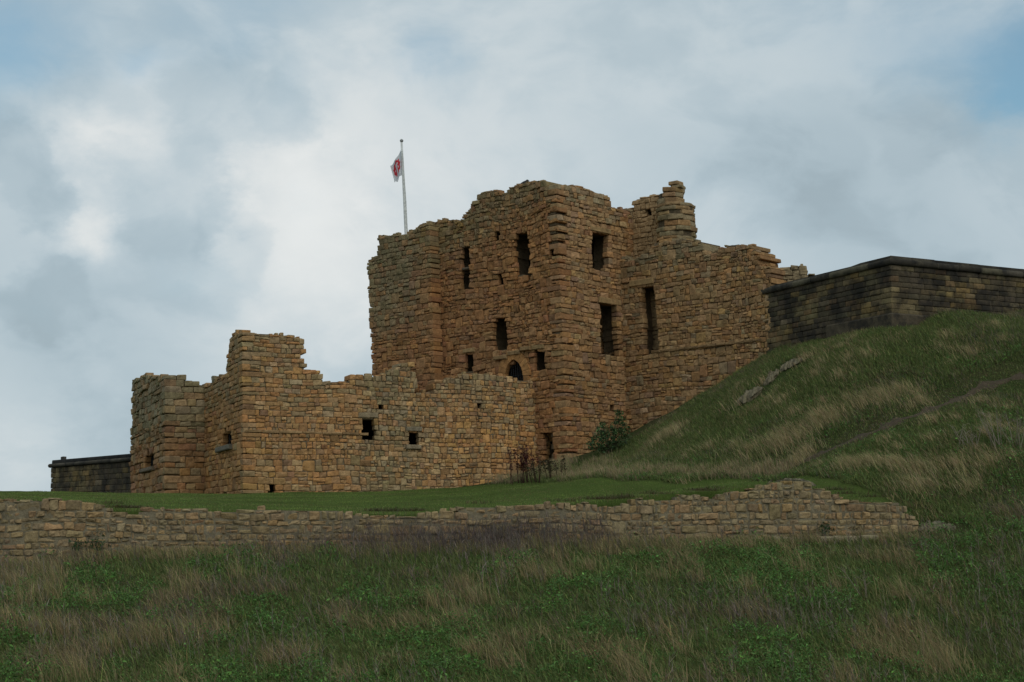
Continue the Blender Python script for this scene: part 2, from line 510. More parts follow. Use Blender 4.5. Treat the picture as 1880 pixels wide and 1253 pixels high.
def ground_mat():
    m, q, b = new_mat('turf_and_soil')
    tcn = q.n('ShaderNodeTexCoord').outputs['Object']
    n1 = q.noise(tcn, 0.7, 6, 0.65); n2 = q.noise(tcn, 9.0, 5, 0.7); n3 = q.noise(tcn, 40.0, 3, 0.6)
    a = q.n('ShaderNodeAttribute', attribute_name='col')
    c = q.mix(q.ramp(n1, 0.42, 0.62), (0.045, 0.062, 0.018), (0.065, 0.060, 0.028))
    c = q.mix(q.ramp(n2, 0.5, 0.7), c, (0.028, 0.03, 0.012))
    c = q.mix(q.m('MULTIPLY', q.ramp(n3, 0.4, 0.7), 0.5), c, (0.05, 0.07, 0.02))
    sp = q.n('ShaderNodeSeparateColor'); q.put(sp.inputs[0], a.outputs['Color'])
    lawn = q.mix(q.ramp(q.m('ADD', q.m('MULTIPLY', n2, 0.6), q.m('MULTIPLY', n1, 0.4)), 0.35, 0.65), (0.065, 0.100, 0.022), (0.095, 0.135, 0.030))
    c = q.mix(sp.outputs[0], c, lawn)
    q.put(b.inputs['Base Color'], c); b.inputs['Roughness'].default_value = 1.0; b.inputs['Specular IOR Level'].default_value = 0.05
    bp = q.n('ShaderNodeBump'); bp.inputs['Strength'].default_value = 0.8; bp.inputs['Distance'].default_value = 0.1
    q.put(bp.inputs['Height'], q.m('ADD', n2, n3)); q.put(b.inputs['Normal'], bp.outputs[0])
    return m

toe_x = np.array([-60, -20, 1.0, 4.0, 6.5, 9.2, 10.6, 12.2]); toe_y = np.array([86, 86, 66, 57.5, 55.2, 53.6, 51.0, 47.0])
def lawn_mask(x, y):
    return sstep(np.interp(x, toe_x, toe_y) - y + 2.4 * (fbm(x * 0.7, y * 0.7, 61) - 0.5) * (x > 0) - 0.5 * sstep(x, 7.5, 10.5), -0.4, 0.8) * sstep(y - wall_y(x), 0.2, 0.6) * (x < 12.2)
lm = lawn_mask(XX, YY).ravel()
tag(link_mesh('ground', np.stack([XX, YY, ZZ], -1).reshape(-1, 3), [gF], ground_mat(), col=np.stack([lm, lm, lm], 1), smooth=True), kind='structure')

# ------------------------------------------------------------------ masonry
NS, NT = 6, 5
sv = np.array([0, 0.10, 0.36, 0.64, 0.90, 1.0]); tv = np.array([0, 0.14, 0.5, 0.86, 1.0])
TT, SS = np.meshgrid(tv, sv, indexing='ij')
Sg, Tg = SS.ravel(), TT.ravel()
gi = np.arange(NS * NT).reshape(NT, NS)
front_F = np.stack([gi[:-1, :-1], gi[:-1, 1:], gi[1:, 1:], gi[1:, :-1]], -1).reshape(-1, 4)
ring = np.concatenate([gi[0, :], gi[1:, -1], gi[-1, -2::-1], gi[-2:0:-1, 0]])
NR = len(ring)
ri = np.arange(NR)
ring_F = np.stack([ring[ri], NS * NT + ri, NS * NT + (ri + 1) % NR, ring[(ri + 1) % NR]], -1)
tmpl_F = np.concatenate([front_F, ring_F])
NV = NS * NT + NR

def stones_mesh(acc, face, st, wave, seed, amp):
    """st rows: u0,u1,z0,z1,depth,proud,r,g,b"""
    st = np.asarray(st, float); n = len(st)
    if n == 0: return
    r = np.random.default_rng(seed)
    c = np.stack([st[:, [0, 2]], st[:, [1, 2]], st[:, [1, 3]], st[:, [0, 3]]], 1)      # n,4,2
    wz = wave * (fbm(c[..., 0] * 0.45, c[..., 1] * 0.6, seed, 3) - 0.5) * 2
    c = c + r.uniform(-1.15 * amp, 1.15 * amp, c.shape) * np.minimum(1.0, (st[:, 3] - st[:, 2]) / 0.25)[:, None, None]; c[..., 1] += wz
    s, t = Sg[None, :, None], Tg[None, :, None]
    uv = c[:, None, 0] * (1 - s) * (1 - t) + c[:, None, 1] * s * (1 - t) + c[:, None, 2] * s * t + c[:, None, 3] * (1 - s) * t
    w, h = (st[:, 1] - st[:, 0])[:, None], (st[:, 3] - st[:, 2])[:, None]
    e = np.minimum(np.minimum(Sg, 1 - Sg)[None] * w, np.minimum(Tg, 1 - Tg)[None] * h)
    off = st[:, 5:6] - 0.026 * np.exp(-e / 0.018)
    off = off + r.normal(0, 0.3, (n, 1)) * amp * (Sg - 0.5)[None] * 2 + r.normal(0, 0.5, (n, 1)) * amp * (Tg - 0.5)[None] * 2
    ph = r.uniform(0, 6.28, (n, 4)); fr = r.uniform(2.5, 7, (n, 2))
    off = off + amp * 0.6 * np.sin(fr[:, :1] * Sg[None] + ph[:, :1]) * np.sin(fr[:, 1:] * Tg[None] + ph[:, 1:2]) + r.normal(0, amp * 0.25, off.shape)
    # rounded outline: corners pulled in a little
    corner = ((np.abs(Sg - 0.5) > 0.45) & (np.abs(Tg - 0.5) > 0.45))
    ctr = c.mean(1)[:, None]
    uv = np.where(corner[None, :, None], uv + (ctr - uv) * np.minimum(0.07, 0.03 / w[..., None]), uv)
    V = face.P(uv[..., 0], uv[..., 1], off)
    Vb = face.P(uv[:, ring, 0], uv[:, ring, 1], -st[:, 4:5] * np.ones((1, NR)))
    V = np.concatenate([V, Vb], 1)
    Fq = (tmpl_F[None] + (np.arange(n) * NV)[:, None, None]).reshape(-1, 4)
    # make the quads face outwards
    if np.cross(np.append(face.d, 0), [0, 0, 1.0])[:2] @ face.n < 0: Fq = Fq[:, ::-1]
    acc.add(V.reshape(-1, 3), [Fq], np.repeat(st[:, 6:9], NV, axis=0))

def crossings(poly, z):
    xs = []
    for (u0, z0), (u1, z1) in zip(poly, poly[1:] + poly[:1]):
        if (z0 <= z) != (z1 <= z): xs.append(u0 + (u1 - u0) * (z - z0) / (z1 - z0))
    xs.sort()
    return [(xs[i], xs[i + 1]) for i in range(0, len(xs) - 1, 2)]

def courses(z0, z1, hmin, hmax, seed):
    r = np.random.default_rng(seed); z = [z0]
    while z[-1] < z1: z.append(z[-1] + hmin + (hmax - hmin) * r.beta(1.5, 1.8))
    return np.array(z)

def subtract(iv, cut):
    for ca, cb in cut:
        nv = []
        for a, b in iv:
            if cb <= a or ca >= b: nv.append((a, b)); continue
            if ca > a: nv.append((a, ca))
            if b > cb: nv.append((cb, b))
        iv = nv
    return iv

def top_at(poly, u):
    """height of the outline above u (its highest crossing)"""
    t = -1e9
    for (u0, z0), (u1, z1) in zip(poly, poly[1:] + poly[:1]):
        if (u0 <= u) != (u1 <= u): t = max(t, z0 + (z1 - z0) * (u - u0) / (u1 - u0))
    return t

def masonry(acc, face, poly, holes, rows, colour, thick=1.2, L=None, cl=None, cr=None, lmin=0.35, lmax=1.15, gap=0.03, proud=0.03,
            split=0.25, wave=0.05, amp=0.02, ragged=0.13, hole_jit=0.02, mortar=(0.15, 0.105, 0.06), seed=1, depth=0.34, rubble=None, hd=0.27, own=False, cap=0.5, tall=0.09, recess=0.085):
    """cl / cr: (corner id, parity) when the start / end of this face is a corner shared with another face"""
    r = np.random.default_rng(seed); st = []; taken = []
    holes = [h if isinstance(h, tuple) else (h, hole_jit) for h in holes]
    for i in range(len(rows) - 1):
        z0, z1 = rows[i], rows[i + 1]; zm = (z0 + z1) / 2; hc = z1 - z0
        if cap: zm = z0 + 0.25 * hc
        iv = [[a, b, 'f', 'f', 0.02] for a, b in crossings(poly, zm)]
        for a in iv:
            if cl is not None and a[0] < 0.25: a[0] = 0.0; a[2] = 'c'
            if cr is not None and a[1] > L - 0.25: a[1] = L; a[3] = 'c'
        zh = (z0 + z1) / 2
        for hp, hj in holes:
            for ha, hb in crossings(hp, zh):
                nv = []
                for a in iv:
                    if hb <= a[0] or ha >= a[1]: nv.append(a); continue
                    if ha - a[0] > 0.06: nv.append([a[0], ha, a[2], 'h', hj])
                    if a[1] - hb > 0.06: nv.append([hb, a[1], 'h', a[3], hj])
                iv = nv
        nxt_holes = [c_ for hp, _ in holes for c_ in crossings(hp, (rows[i + 1] + rows[min(i + 2, len(rows) - 1)]) / 2)]
        above = crossings(poly, rows[i + 1] + 0.3 * hc)
        new_taken = []
        for a, b, ta, tb, hj in iv:
            fd = [None, None]
            for e, (t, cc) in enumerate(((ta, cl), (tb, cr))):
                if t == 'c':
                    cd = 0.42 + 0.4 * float(_hash(np.array(i), np.array(cc[0]), 5))
                    if own or i % 2 == cc[1]: fd[e] = cd + 0.02          # this face owns the corner stone
                    else:
                        if e == 0: a += cd
                        else: b -= cd
                elif t == 'f':
                    j_ = np.clip(r.normal(0, ragged), -0.3, 0.3); fd[e] = thick
                    if e == 0: a += j_
                    else: b += j_
                else:
                    fd[e] = -hd
                    if e == 0: a += r.normal(0, hj)
                    else: b += r.normal(0, hj)
            if b - a < 0.10: continue
            segs = subtract([(a, b)], taken)
            for sa_, sb_ in segs:
                if sb_ - sa_ < 0.05: continue
                cuts = [sa_]
                while True:
                    ll = (lmin + (lmax - lmin) * r.beta(1.1, 2.4)) * (0.70 + 0.6 * hc)
                    if rubble is not None: ll *= rubble(cuts[-1], zm)
                    if cuts[-1] + ll > sb_ - lmin * 0.6: break
                    cuts.append(cuts[-1] + ll)
                cuts.append(sb_)
                for k in range(len(cuts) - 1):
                    u0, u1 = cuts[k], cuts[k + 1]; um = (u0 + u1) / 2
                    dp = depth; edge = False
                    if k == 0 and sa_ == a and fd[0]: edge = True; dp = max(dp, fd[0]) if fd[0] > 0 else -fd[0]
                    if k == len(cuts) - 2 and sb_ == b and fd[1]: edge = True; dp = max(dp, fd[1]) if fd[1] > 0 else min(dp, -fd[1])
                    zt = z1
                    exposed = not any(ca <= um <= cb for ca, cb in above)
                    if cap and exposed:
                        tp = top_at(poly, um)
                        zt = min(max(min(z1, tp) if tp < z1 else tp, z0 + 0.07), z1 + 0.22) + r.normal(0, 0.03)
                        if zt < z0 + 0.06: continue
                    rb = 1.0 if rubble is None else rubble(um, zm)
                    subs = [(z0, zt)]
                    if not edge and not exposed and r.random() < tall and i < len(rows) - 2 and 0.34 < u1 - u0 < 0.8 and hc < 0.28 and not any(ca < u1 and cb > u0 for ca, cb in nxt_holes) \
                            and any(ca + 0.6 < u0 and cb - 0.6 > u1 for ca, cb in crossings(poly, rows[i + 2] + 0.05)):
                        subs = [(z0, rows[i + 2])]; new_taken.append((u0, u1))
                    elif not edge and hc > 0.24 and r.random() < split / max(rb, 0.3):
                        m_ = z0 + hc * r.uniform(0.38, 0.62); subs = [(z0, m_), (m_, zt)] if zt > m_ + 0.05 else subs
                    for sa, sb in subs:
                        us = [u0, u1]
                        if len(subs) == 2 and u1 - u0 > 0.45 and r.random() < 0.6: us = [u0, u0 + (u1 - u0) * r.uniform(0.35, 0.65), u1]
                        for q in range(len(us) - 1):
                            gg = gap * r.choice([0.25, 0.5, 0.8, 1.3])
                            pr = max(r.normal(0, proud), -0.045)
                            if (k == 0 and ta == 'c' and sa_ == a) or (k == len(cuts) - 2 and tb == 'c' and sb_ == b): pr = r.uniform(0.0, 0.03)
                            st.append([us[q] + gg / 2, us[q + 1] - gg / 2, sa + gg / 2, sb - gg / 2, dp, pr, 0, 0, 0])
                    # loose rubble on the broken wall head
                    if cap and exposed and r.random() < cap:
                        q = u0 + r.uniform(0, 0.12)
                        while q < u1 - 0.08:
                            w_ = r.uniform(0.12, 0.34)
                            st.append([q, min(q + w_, u1 + 0.04), zt - 0.03, zt + r.uniform(0.05, 0.15), 0.4, r.uniform(-0.25, -0.01), 0, 0, 0])
                            q += w_ + r.uniform(0, 0.15)
            # core behind the facing
            ca, cb = a + 0.10, b - 0.10
            if ta == 'c': ca = a + 0.2
            if tb == 'c': cb = b - 0.2
            if ta == 'h': ca = a + 0.3
            if tb == 'h': cb = b - 0.3
            if cb - ca > 0.02:
                f0, f1 = -recess, -thick
                open_top = cap and not any(ca_ <= ca and cb_ >= cb for ca_, cb_ in above)
                cs_ = np.linspace(ca, cb, max(2, int((cb - ca) / 0.3) + 1)) if open_top else (ca, cb)
                for ga, gb in zip(cs_[:-1], cs_[1:]):
                    zq = z1
                    if open_top: zq = min(z1, max(min(top_at(poly, ga + 0.02), top_at(poly, gb - 0.02)) - 0.02, z0 + 0.02))
                    P = np.array([face.P(ga, z0, f0), face.P(gb, z0, f0), face.P(gb, z0, f1), face.P(ga, z0, f1),
                                  face.P(ga, zq, f0), face.P(gb, zq, f0), face.P(gb, zq, f1), face.P(ga, zq, f1)])
                    acc.box8(P, mortar)
        taken = new_taken
    st = np.array(st); st[:, 5] *= 0.75
    um, zm = (st[:, 0] + st[:, 1]) / 2, (st[:, 2] + st[:, 3]) / 2
    st[:, 6:9] = colour(um, zm, r)
    stones_mesh(acc, face, st, wave, seed + 100, amp)

PAL = {k: np.array(v) for k, v in dict(
    orange=(0.34, 0.185, 0.075), tan=(0.33, 0.225, 0.12), brown=(0.235, 0.145, 0.075), red=(0.235, 0.118, 0.070), gold=(0.40, 0.255, 0.10),
    grey=(0.235, 0.195, 0.128), olive=(0.175, 0.152, 0.088), pale=(0.42, 0.34, 0.215), dark=(0.075, 0.065, 0.048), ochre=(0.24, 0.17, 0.055),
    purple=(0.20, 0.135, 0.105), slate=(0.215, 0.195, 0.150)).items()}

for k_ in ('orange', 'tan', 'brown', 'red', 'gold', 'pale', 'purple', 'ochre'): PAL[k_] = PAL[k_] * np.array([1.13, 1.03, 0.93])
for k_ in ('grey', 'olive', 'slate'): PAL[k_] = PAL[k_] * np.array([1.08, 1.10, 1.04])

def pick(r, weights, blend=0.5):
    """weights: dict name -> array"""
    names = list(weights); n = max(np.size(w) for w in weights.values())
    Wt = np.stack([np.broadcast_to(np.clip(w, 0, None), (n,)) for w in weights.values()], 1).astype(float)
    cs = np.cumsum(Wt, 1); x = r.random(n) * cs[:, -1]
    k = (x[:, None] > cs).sum(1)
    PP = np.array([PAL[a] for a in names]); P = PP[k]
    P = P * (1 - blend) + (Wt @ PP) / Wt.sum(1, keepdims=True) * blend
    P = P * np.exp(r.normal(0, 0.11, (n, 1))) * np.exp(r.normal(0, 0.02, (n, 3)))
    return P

def soften(P, amount=0.35):
    """pull single stones towards the common colour of the wall"""
    return P

# ---- colours of each wall
zt_keep = keep_A.uv(850, 400)[1]
def col_keep_A(u, z, r):
    nz = fbm(u * 0.35, z * 0.35, 21); left = sstep(-u, -6.0, -2.5)
    t0 = zt_keep - 0.9 + 0.30 * (u - 4.0)                       # ruined wall head rises to the right
    grey = sstep(z - t0, -2.6 - 2.6 * left, -0.4) * (0.4 + 0.9 * nz) + left * sstep(z, 10.0, 12.5) * (nz > 0.40) * 1.2
    oc = sstep(z - t0, -1.4, -0.2) * sstep(u, 4.0, 5.5) * sstep(-u, -9.5, -8.0) * (nz > 0.36)
    low = sstep(-z, -9.0, -5.0)
    return pick(r, dict(orange=0.9 + 0.7 * low, brown=1.2, red=0.45 + 0.3 * low, tan=0.55, purple=0.45 * (nz > 0.5), grey=grey * 2.6, olive=grey * 2.6, ochre=oc * 3.0), 0.6) * np.array([1.06, 1.0, 0.95])
def col_keep_B(u, z, r):
    top = sstep(z, zt_keep - 1.5, zt_keep + 2.5); nz = fbm(u * 0.4, z * 0.4, 23)
    return soften(pick(r, dict(orange=0.8, brown=0.7, tan=1.5, gold=0.15, red=0.2, grey=0.25 + top * 3.0, olive=0.6 * top, purple=0.2)), 0.55)
def col_keep_C(u, z, r):
    top = sstep(z, 12.2, 14.5)
    return soften(pick(r, dict(orange=0.7, brown=0.6, tan=1.6, gold=0.25, red=0.15, grey=0.25 + top * 2.6, olive=top * 0.8, purple=0.15, pale=0.08)), 0.5)
def col_keep_E(u, z, r):
    return soften(pick(r, dict(orange=0.4, brown=0.6, tan=1.0, grey=1.3, olive=0.8 , ochre=0.3)), 0.45)
def col_barb_F(u, z, r):
    nz = fbm(u * 0.45, z * 0.5, 31); top = sstep(z, 5.0, 7.6) ; right = sstep(u, 5.0, 8.0); low = sstep(-z, -5.2, -3.2)
    gz = np.exp(-((u - 6.6) / 1.1) ** 2) 
    gold = sstep(u, 9.0, 11.5) * sstep(-z, -6.8, -5.0)
    return soften(pick(r, dict(tan=1.0, orange=0.45 + (1 - right) * 0.3 + 0.5 * gold, brown=0.35 + 0.3 * (1 - right), gold=0.35 + 1.3 * gold, pale=0.35 + 0.8 * right * low, grey=0.35 + 1.6 * top + gz * 2.2,
                        olive=0.25 * top + gz * 1.3, slate=0.22 + gz * 0.8, purple=0.15, red=0.10)), 0.4) * np.array([1.14, 1.05, 0.95])
def col_barb_L(u, z, r):
    top = sstep(z, 5.5, 7.8)
    return soften(pick(r, dict(tan=1.2, orange=0.8, brown=0.7, gold=0.15, grey=0.2 + 1.8 * top, olive=0.5 * top, red=0.15)), 0.45) * np.array([1.10, 1.03, 0.95])
def col_tower(u, z, r):
    top = sstep(z, 4.3, 6.8)
    return soften(pick(r, dict(tan=0.8, orange=0.8 * (1 - top) + 0.1, brown=1.0, red=0.7 * (1 - top), grey=0.15 + 2.0 * top, olive=0.1 + 1.2 * top)), 0.35)
def col_bast(u, z, r):
    nz = fbm(u * 0.55, z * 0.9, 41); pl = sstep(nz, 0.47, 0.62)
    return pick(r, dict(dark=1.0 + (1 - pl) * 2.5, ochre=0.05 + pl * 0.5, olive=0.15 + pl * 0.9, grey=0.1 + 0.4 * pl, brown=0.15 + 0.3 * pl), 0.72) * np.array([0.95, 0.91, 0.84])
def col_ret(u, z, r):
    nz = fbm(u * 0.25, z * 0.3, 51)
    return soften(pick(r, dict(grey=2.0, tan=0.6 + nz * 0.5, olive=0.8, slate=1.2, purple=0.5, gold=0.08, brown=0.5, pale=0.2, red=0.12), 0.7), 0.5) * np.array([1.08, 1.01, 0.88])

def slab(acc, face, u0, u1, z0, z1, o0, o1, c=(0.25, 0.18, 0.10), jit=0.015, seed=0):
    """a dressed stone: box with slightly broken edges (chamfered front)"""
    r = np.random.default_rng(seed + int(u0 * 97) + int(z0 * 31)); b = min(0.03, (u1 - u0) * 0.2, (z1 - z0) * 0.25)
    def rg(o, e): return [face.P(u0 + e, z0 + e, o), face.P(u1 - e, z0 + e, o), face.P(u1 - e, z1 - e, o), face.P(u0 + e, z1 - e, o)]
    V = np.array(rg(o0, 0) + rg(o1 - b, 0) + rg(o1, b)); V[4:] += r.uniform(-jit, jit, V[4:].shape)
    F = []
    for k in (0, 4):
        for i in range(4): F.append([k + i, k + (i + 1) % 4, k + 4 + (i + 1) % 4, k + 4 + i])
    F.append([8, 9, 10, 11]); F.append([3, 2, 1, 0])
    F = np.array(F)
    if np.cross(np.append(face.d, 0), [0, 0, 1.0])[:2] @ face.n < 0: F = F[:, ::-1]
    acc.add(V, [F], c)

def rect(face, x0, y0, x1, y1): 
    return face.poly([(x0, y0), (x1, y0), (x1, y1), (x0, y1)])

def lintel(parent, face, x0, x1, y0, y1, name='lintel', proud=0.05, c=(0.33, 0.215, 0.10), mat=None, deep=0.5):
    """pixel span of a single dressed stone over or under an opening"""
    xm, ym = (x0 + x1) / 2, (y0 + y1) / 2
    ua, ub = face.uv(x0, ym)[0], face.uv(x1, ym)[0]; za, zb = face.uv(xm, y1)[1], face.uv(xm, y0)[1]
    a = Acc(); slab(a, face, min(ua, ub), max(ua, ub), za, zb, -deep, proud, c); return a.build(name, mat or M_KEEP, parent)

def bars(parent, face, x0, y0, x1, y1, n, m=0, inset=-0.35, rad=0.022):
    a = Acc(); u0, zt = face.uv(x0, y0); u1, zb = face.uv(x1, y1)
    for k in range(n):
        u = u0 + (u1 - u0) * (k + 0.5) / n
        a.tube([face.P(u, zb - 0.08, inset), face.P(u, (zb + zt) / 2, inset), face.P(u, zt + 0.15, inset)], rad, 6, (0.01, 0.01, 0.01))
    for k in range(m):
        z = zb + (zt - zb) * (k + 1) / (m + 1)
        a.tube([face.P(u0 - 0.1, z, inset - 0.04), face.P((u0 + u1) / 2, z, inset - 0.04), face.P(u1 + 0.1, z, inset - 0.04)], rad, 6, (0.01, 0.01, 0.01))
    return a.build('grille', M_IRON, parent)

def plan_box(acc, pts, z0, z1, c):
    """prism over a plan quad"""
    acc.box8(np.array([[p[0], p[1], z0] for p in pts] + [[p[0], p[1], z1] for p in pts]), c)

BIG = 1400  # far below the ground in pixels
# ================================================================== KEEP
keep = empty('castle_keep', 'tall square ruined gatehouse keep of orange brown sandstone with jagged top', 'castle')
rows_k = courses(1.5, 19.0, 0.14, 0.36, 11)
uA1 = along(A1o, dA, az(806, 600))           # right end of the projecting turret on the left
uT = uA1

# main left-hand face
polyA = keep_A.poly([(760, BIG), (760, 420), (800, 405), (832, 402), (838, 409), (864, 381), (868, 371), (888, 352), (916, 351), (925, 361), (931, 345), (958, 335), (998, 333), (1001, 346), (1004, 341), (1060, 338), (1060, BIG)])
H = []
H += [rect(keep_A, 847, 451, 861, 531)]
H += [rect(keep_A, 908, 422, 916, 440), rect(keep_A, 915, 500, 921, 518), rect(keep_A, 1008, 453, 1017, 476)]
H += [keep_A.poly([(944, 434), (952, 427), (966, 426), (970, 440), (971, 508), (950, 508), (944, 470)])]
H += [keep_A.poly([(906, 596), (909, 586), (917, 579), (925, 582), (930, 594), (932, 644), (909, 646), (906, 620)])]
H += [rect(keep_A, 854, 648, 868, 683), rect(keep_A, 981, 641, 999, 685)]
door = [(925, 712), (925, 692), (930, 679), (946, 664), (960, 676), (966, 690), (966, 712)]
H += [(keep_A.poly(door), 0.005)]
H += [keep_A.poly([(996, 793), (1014, 790), (1017, 840), (999, 843)])]
a = Acc()
masonry(a, keep_A, polyA, H, rows_k, col_keep_A, thick=1.3, L=LA, cr=(1, 0), lmin=0.28, lmax=0.95, gap=0.018, proud=0.038, wave=0.16, amp=0.03, split=0.3, ragged=0.09, hd=0.2, seed=3,
        rubble=lambda u, z: 0.62 if (fbm(u * 0.4, z * 0.4, 77) > 0.52) else 1.0, hole_jit=0.03)
masonry(a, keep_A1, keep_A1.poly([(684, BIG), (684, 690), (676, 560), (675, 478), (692, 470), (692, 441), (705, 434), (742, 432), (775, 413), (800, 405), (815, 403), (815, BIG)]),
        [], rows_k, col_keep_A, thick=1.0, L=uA1, cr=(9, 0), lmin=0.32, lmax=0.9, gap=0.018, proud=0.028, wave=0.06, amp=0.026, split=0.15, ragged=0.05, own=True, seed=5)
wall_A = a.build('wall', M_KEEP, keep)
# right-hand narrow face with its two windows
a = Acc()
HB = [rect(keep_B, 1088, 427, 1117, 495), keep_B.poly([(1103, 559), (1131, 560), (1136, 640), (1136, 649), (1104, 646)]), rect(keep_B, 1121, 749, 1128, 754)]
masonry(a, keep_B, keep_B.poly([(1000, BIG), (1000, 346), (1006, 340), (1032, 336), (1050, 346), (1068, 344), (1090, 352), (1112, 356), (1122, 372), (1125, 385), (1190, 388), (1190, BIG)]),
        HB, rows_k, col_keep_B, thick=1.2, L=LB + 0.4, cl=(1, 1), lmin=0.28, lmax=0.85, gap=0.018, proud=0.028, wave=0.06, amp=0.026, split=0.2, ragged=0.08, hd=0.34, seed=7)
wall_B = a.build('wall', M_KEEP, keep)
# long right wing
a = Acc()
HC = [keep_C.poly([(1176, 527), (1198, 520), (1203, 560), (1210, 640), (1204, 650), (1182, 652), (1180, 590)])]
rows_c = courses(1.5, 19.0, 0.14, 0.32, 12)
masonry(a, keep_C, keep_C.poly([(1100, BIG), (1100, 480), (1168, 478), (1184, 456), (1205, 449), (1250, 438), (1288, 444), (1297, 466), (1321, 460), (1331, 447), (1375, 449), (1391, 468), (1394, 487), (1413, 489), (1413, BIG)]),
        HC, rows_c, col_keep_C, thick=1.5, L=LC, lmin=0.26, lmax=0.8, gap=0.016, proud=0.028, wave=0.15, amp=0.026, split=0.25, ragged=0.09, hd=0.42, seed=9,
        rubble=lambda u, z: 0.6 if u > LC - 2.0 else 1.0)
wall_C = a.build('wall', M_KEEP, keep)
# set-back upper wall and stair turret at the right of the top
a = Acc()
masonry(a, keep_E, keep_E.poly([(1080, 900), (1080, 386), (1160, 388), (1163, 366), (1192, 361), (1212, 357), (1224, 361), (1232, 372), (1240, 382), (1245, 392), (1246, 440), (1247, 900)]),
        [keep_E.poly([(1184, 385), (1194, 383), (1196, 400), (1188, 402)])], rows_k, col_keep_E, thick=1.2, L=LC, lmin=0.28, lmax=0.75, gap=0.018, proud=0.03, wave=0.06, amp=0.024, ragged=0.08, seed=13)
a.build('wall', M_KEEP, keep)
a = Acc()
# rounded turret: stones laid round a drum
uE, _ = keep_E.uv(1246, 420); drum_c = at(1249, 420, keep_E.plan(uE)[1] + 0.5)[:2]
rT = 0.98
zt0, zt1 = keep_E.uv(1246, 470)[1] - 5, keep_E.uv(1246, 334)[1]
rr = np.random.default_rng(77)
for i in range(len(rows_k) - 1):
    z0, z1 = rows_k[i], rows_k[i + 1]
    if z1 < zt0 or z0 > zt1: continue
    z_sq = keep_E.uv(1246, 378)[1]
    R_ = rT if z0 < z_sq else rT * 0.72
    n = int(2 * math.pi * R_ / 0.62); ph = rr.uniform(0, 1)
    for k in range(n):
        th0, th1 = (k + ph) / n * 2 * math.pi, (k + 1 + ph) / n * 2 * math.pi
        thm = (th0 + th1) / 2
        dx = math.sin(thm)
        if z0 > zt1 - 0.75 and dx < -0.5 and rr.random() < 0.7: continue
        if z0 > zt1 - 0.45 and dx < 0.25: continue
        Rr = R_ + rr.normal(0, 0.055)
        cxy = drum_c + np.array([-0.20 if z0 > z_sq else 0.0, 0.0]) + np.array([-0.02 * (z0 - 4.5), 0])
        pm = cxy + Rr * np.array([math.sin(th0), math.cos(th0)]); pe = cxy + Rr * np.array([math.sin(th1), math.cos(th1)])
        if (pm + pe)[1] / 2 > cxy[1] + R_ * 0.75: continue
        fc = Face(pe, pm - pe)
        fc.n = np.array([math.sin(thm), math.cos(thm)])
        L_ = np.linalg.norm(pm - pe)
        stones_mesh(a, fc, [[0.012, L_ - 0.012, z0 + 0.012, z1 - 0.012, R_ * 0.7, 0, *(col_keep_E(np.zeros(2), np.zeros(2), rr)[0])]], 0, 500 + i * 40 + k, 0.015)
core = Acc()
for R_, za, zb, sh in ((rT * 0.9, zt0, keep_E.uv(1246, 378)[1], 0), (rT * 0.58, keep_E.uv(1246, 378)[1], zt1 - 0.5, -0.20)):
    th = np.arange(12) / 12 * 2 * math.pi
    a.tube([[drum_c[0] + sh - 0.02 * (za - 4.5), drum_c[1], za], [drum_c[0] + sh - 0.02 * (zb - 4.5), drum_c[1], zb]], R_, 12, (0.10, 0.075, 0.045))
a.build('stair_turret', M_KEEP, keep)
# end wall behind the bastion, low and broken
a = Acc()
fQ = Face(R + keep_C.n * (-0.8), unit(100), 0.0); fQ.n = np.array([-0.17, -0.98])
masonry(a, fQ, fQ.poly([(1385, 900), (1385, 489), (1420, 490), (1440, 491), (1462, 487), (1470, 490), (1484, 484), (1488, 492), (1486, 503), (1486, 900)]), [], rows_c, col_keep_E, thick=1.0, lmin=0.3, lmax=0.8,
        proud=0.04, wave=0.05, amp=0.03, seed=15)
a.build('wall', M_KEEP, keep)
# unseen sides and roof that close the keep and keep the rooms behind the windows dark
a = Acc()
def P2d(p): return (float(p[0]), float(p[1]))
bk = unit(45)
far_l, far_r = A0 + bk * 13, R + bk * 9
zk = 15.2
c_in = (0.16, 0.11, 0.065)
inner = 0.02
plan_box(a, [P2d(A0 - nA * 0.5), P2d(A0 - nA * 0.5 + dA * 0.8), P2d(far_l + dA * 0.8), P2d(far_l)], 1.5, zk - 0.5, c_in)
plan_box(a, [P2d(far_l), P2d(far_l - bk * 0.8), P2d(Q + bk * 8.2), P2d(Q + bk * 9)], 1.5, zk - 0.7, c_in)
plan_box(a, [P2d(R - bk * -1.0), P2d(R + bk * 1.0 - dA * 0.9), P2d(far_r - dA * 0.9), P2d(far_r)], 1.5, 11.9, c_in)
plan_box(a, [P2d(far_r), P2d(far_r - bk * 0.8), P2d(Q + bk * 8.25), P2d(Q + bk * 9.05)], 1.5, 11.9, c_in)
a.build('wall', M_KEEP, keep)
a = Acc()  # unseen roof slabs, added to shut the sky out of the keep
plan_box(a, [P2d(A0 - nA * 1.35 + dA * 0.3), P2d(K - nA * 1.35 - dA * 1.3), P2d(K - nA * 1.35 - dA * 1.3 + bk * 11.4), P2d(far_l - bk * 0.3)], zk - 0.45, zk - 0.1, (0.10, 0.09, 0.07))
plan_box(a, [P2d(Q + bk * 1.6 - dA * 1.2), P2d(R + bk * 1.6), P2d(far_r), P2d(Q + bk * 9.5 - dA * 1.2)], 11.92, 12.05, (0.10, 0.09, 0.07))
a.build('unseen_roof', M_KEEP, keep)
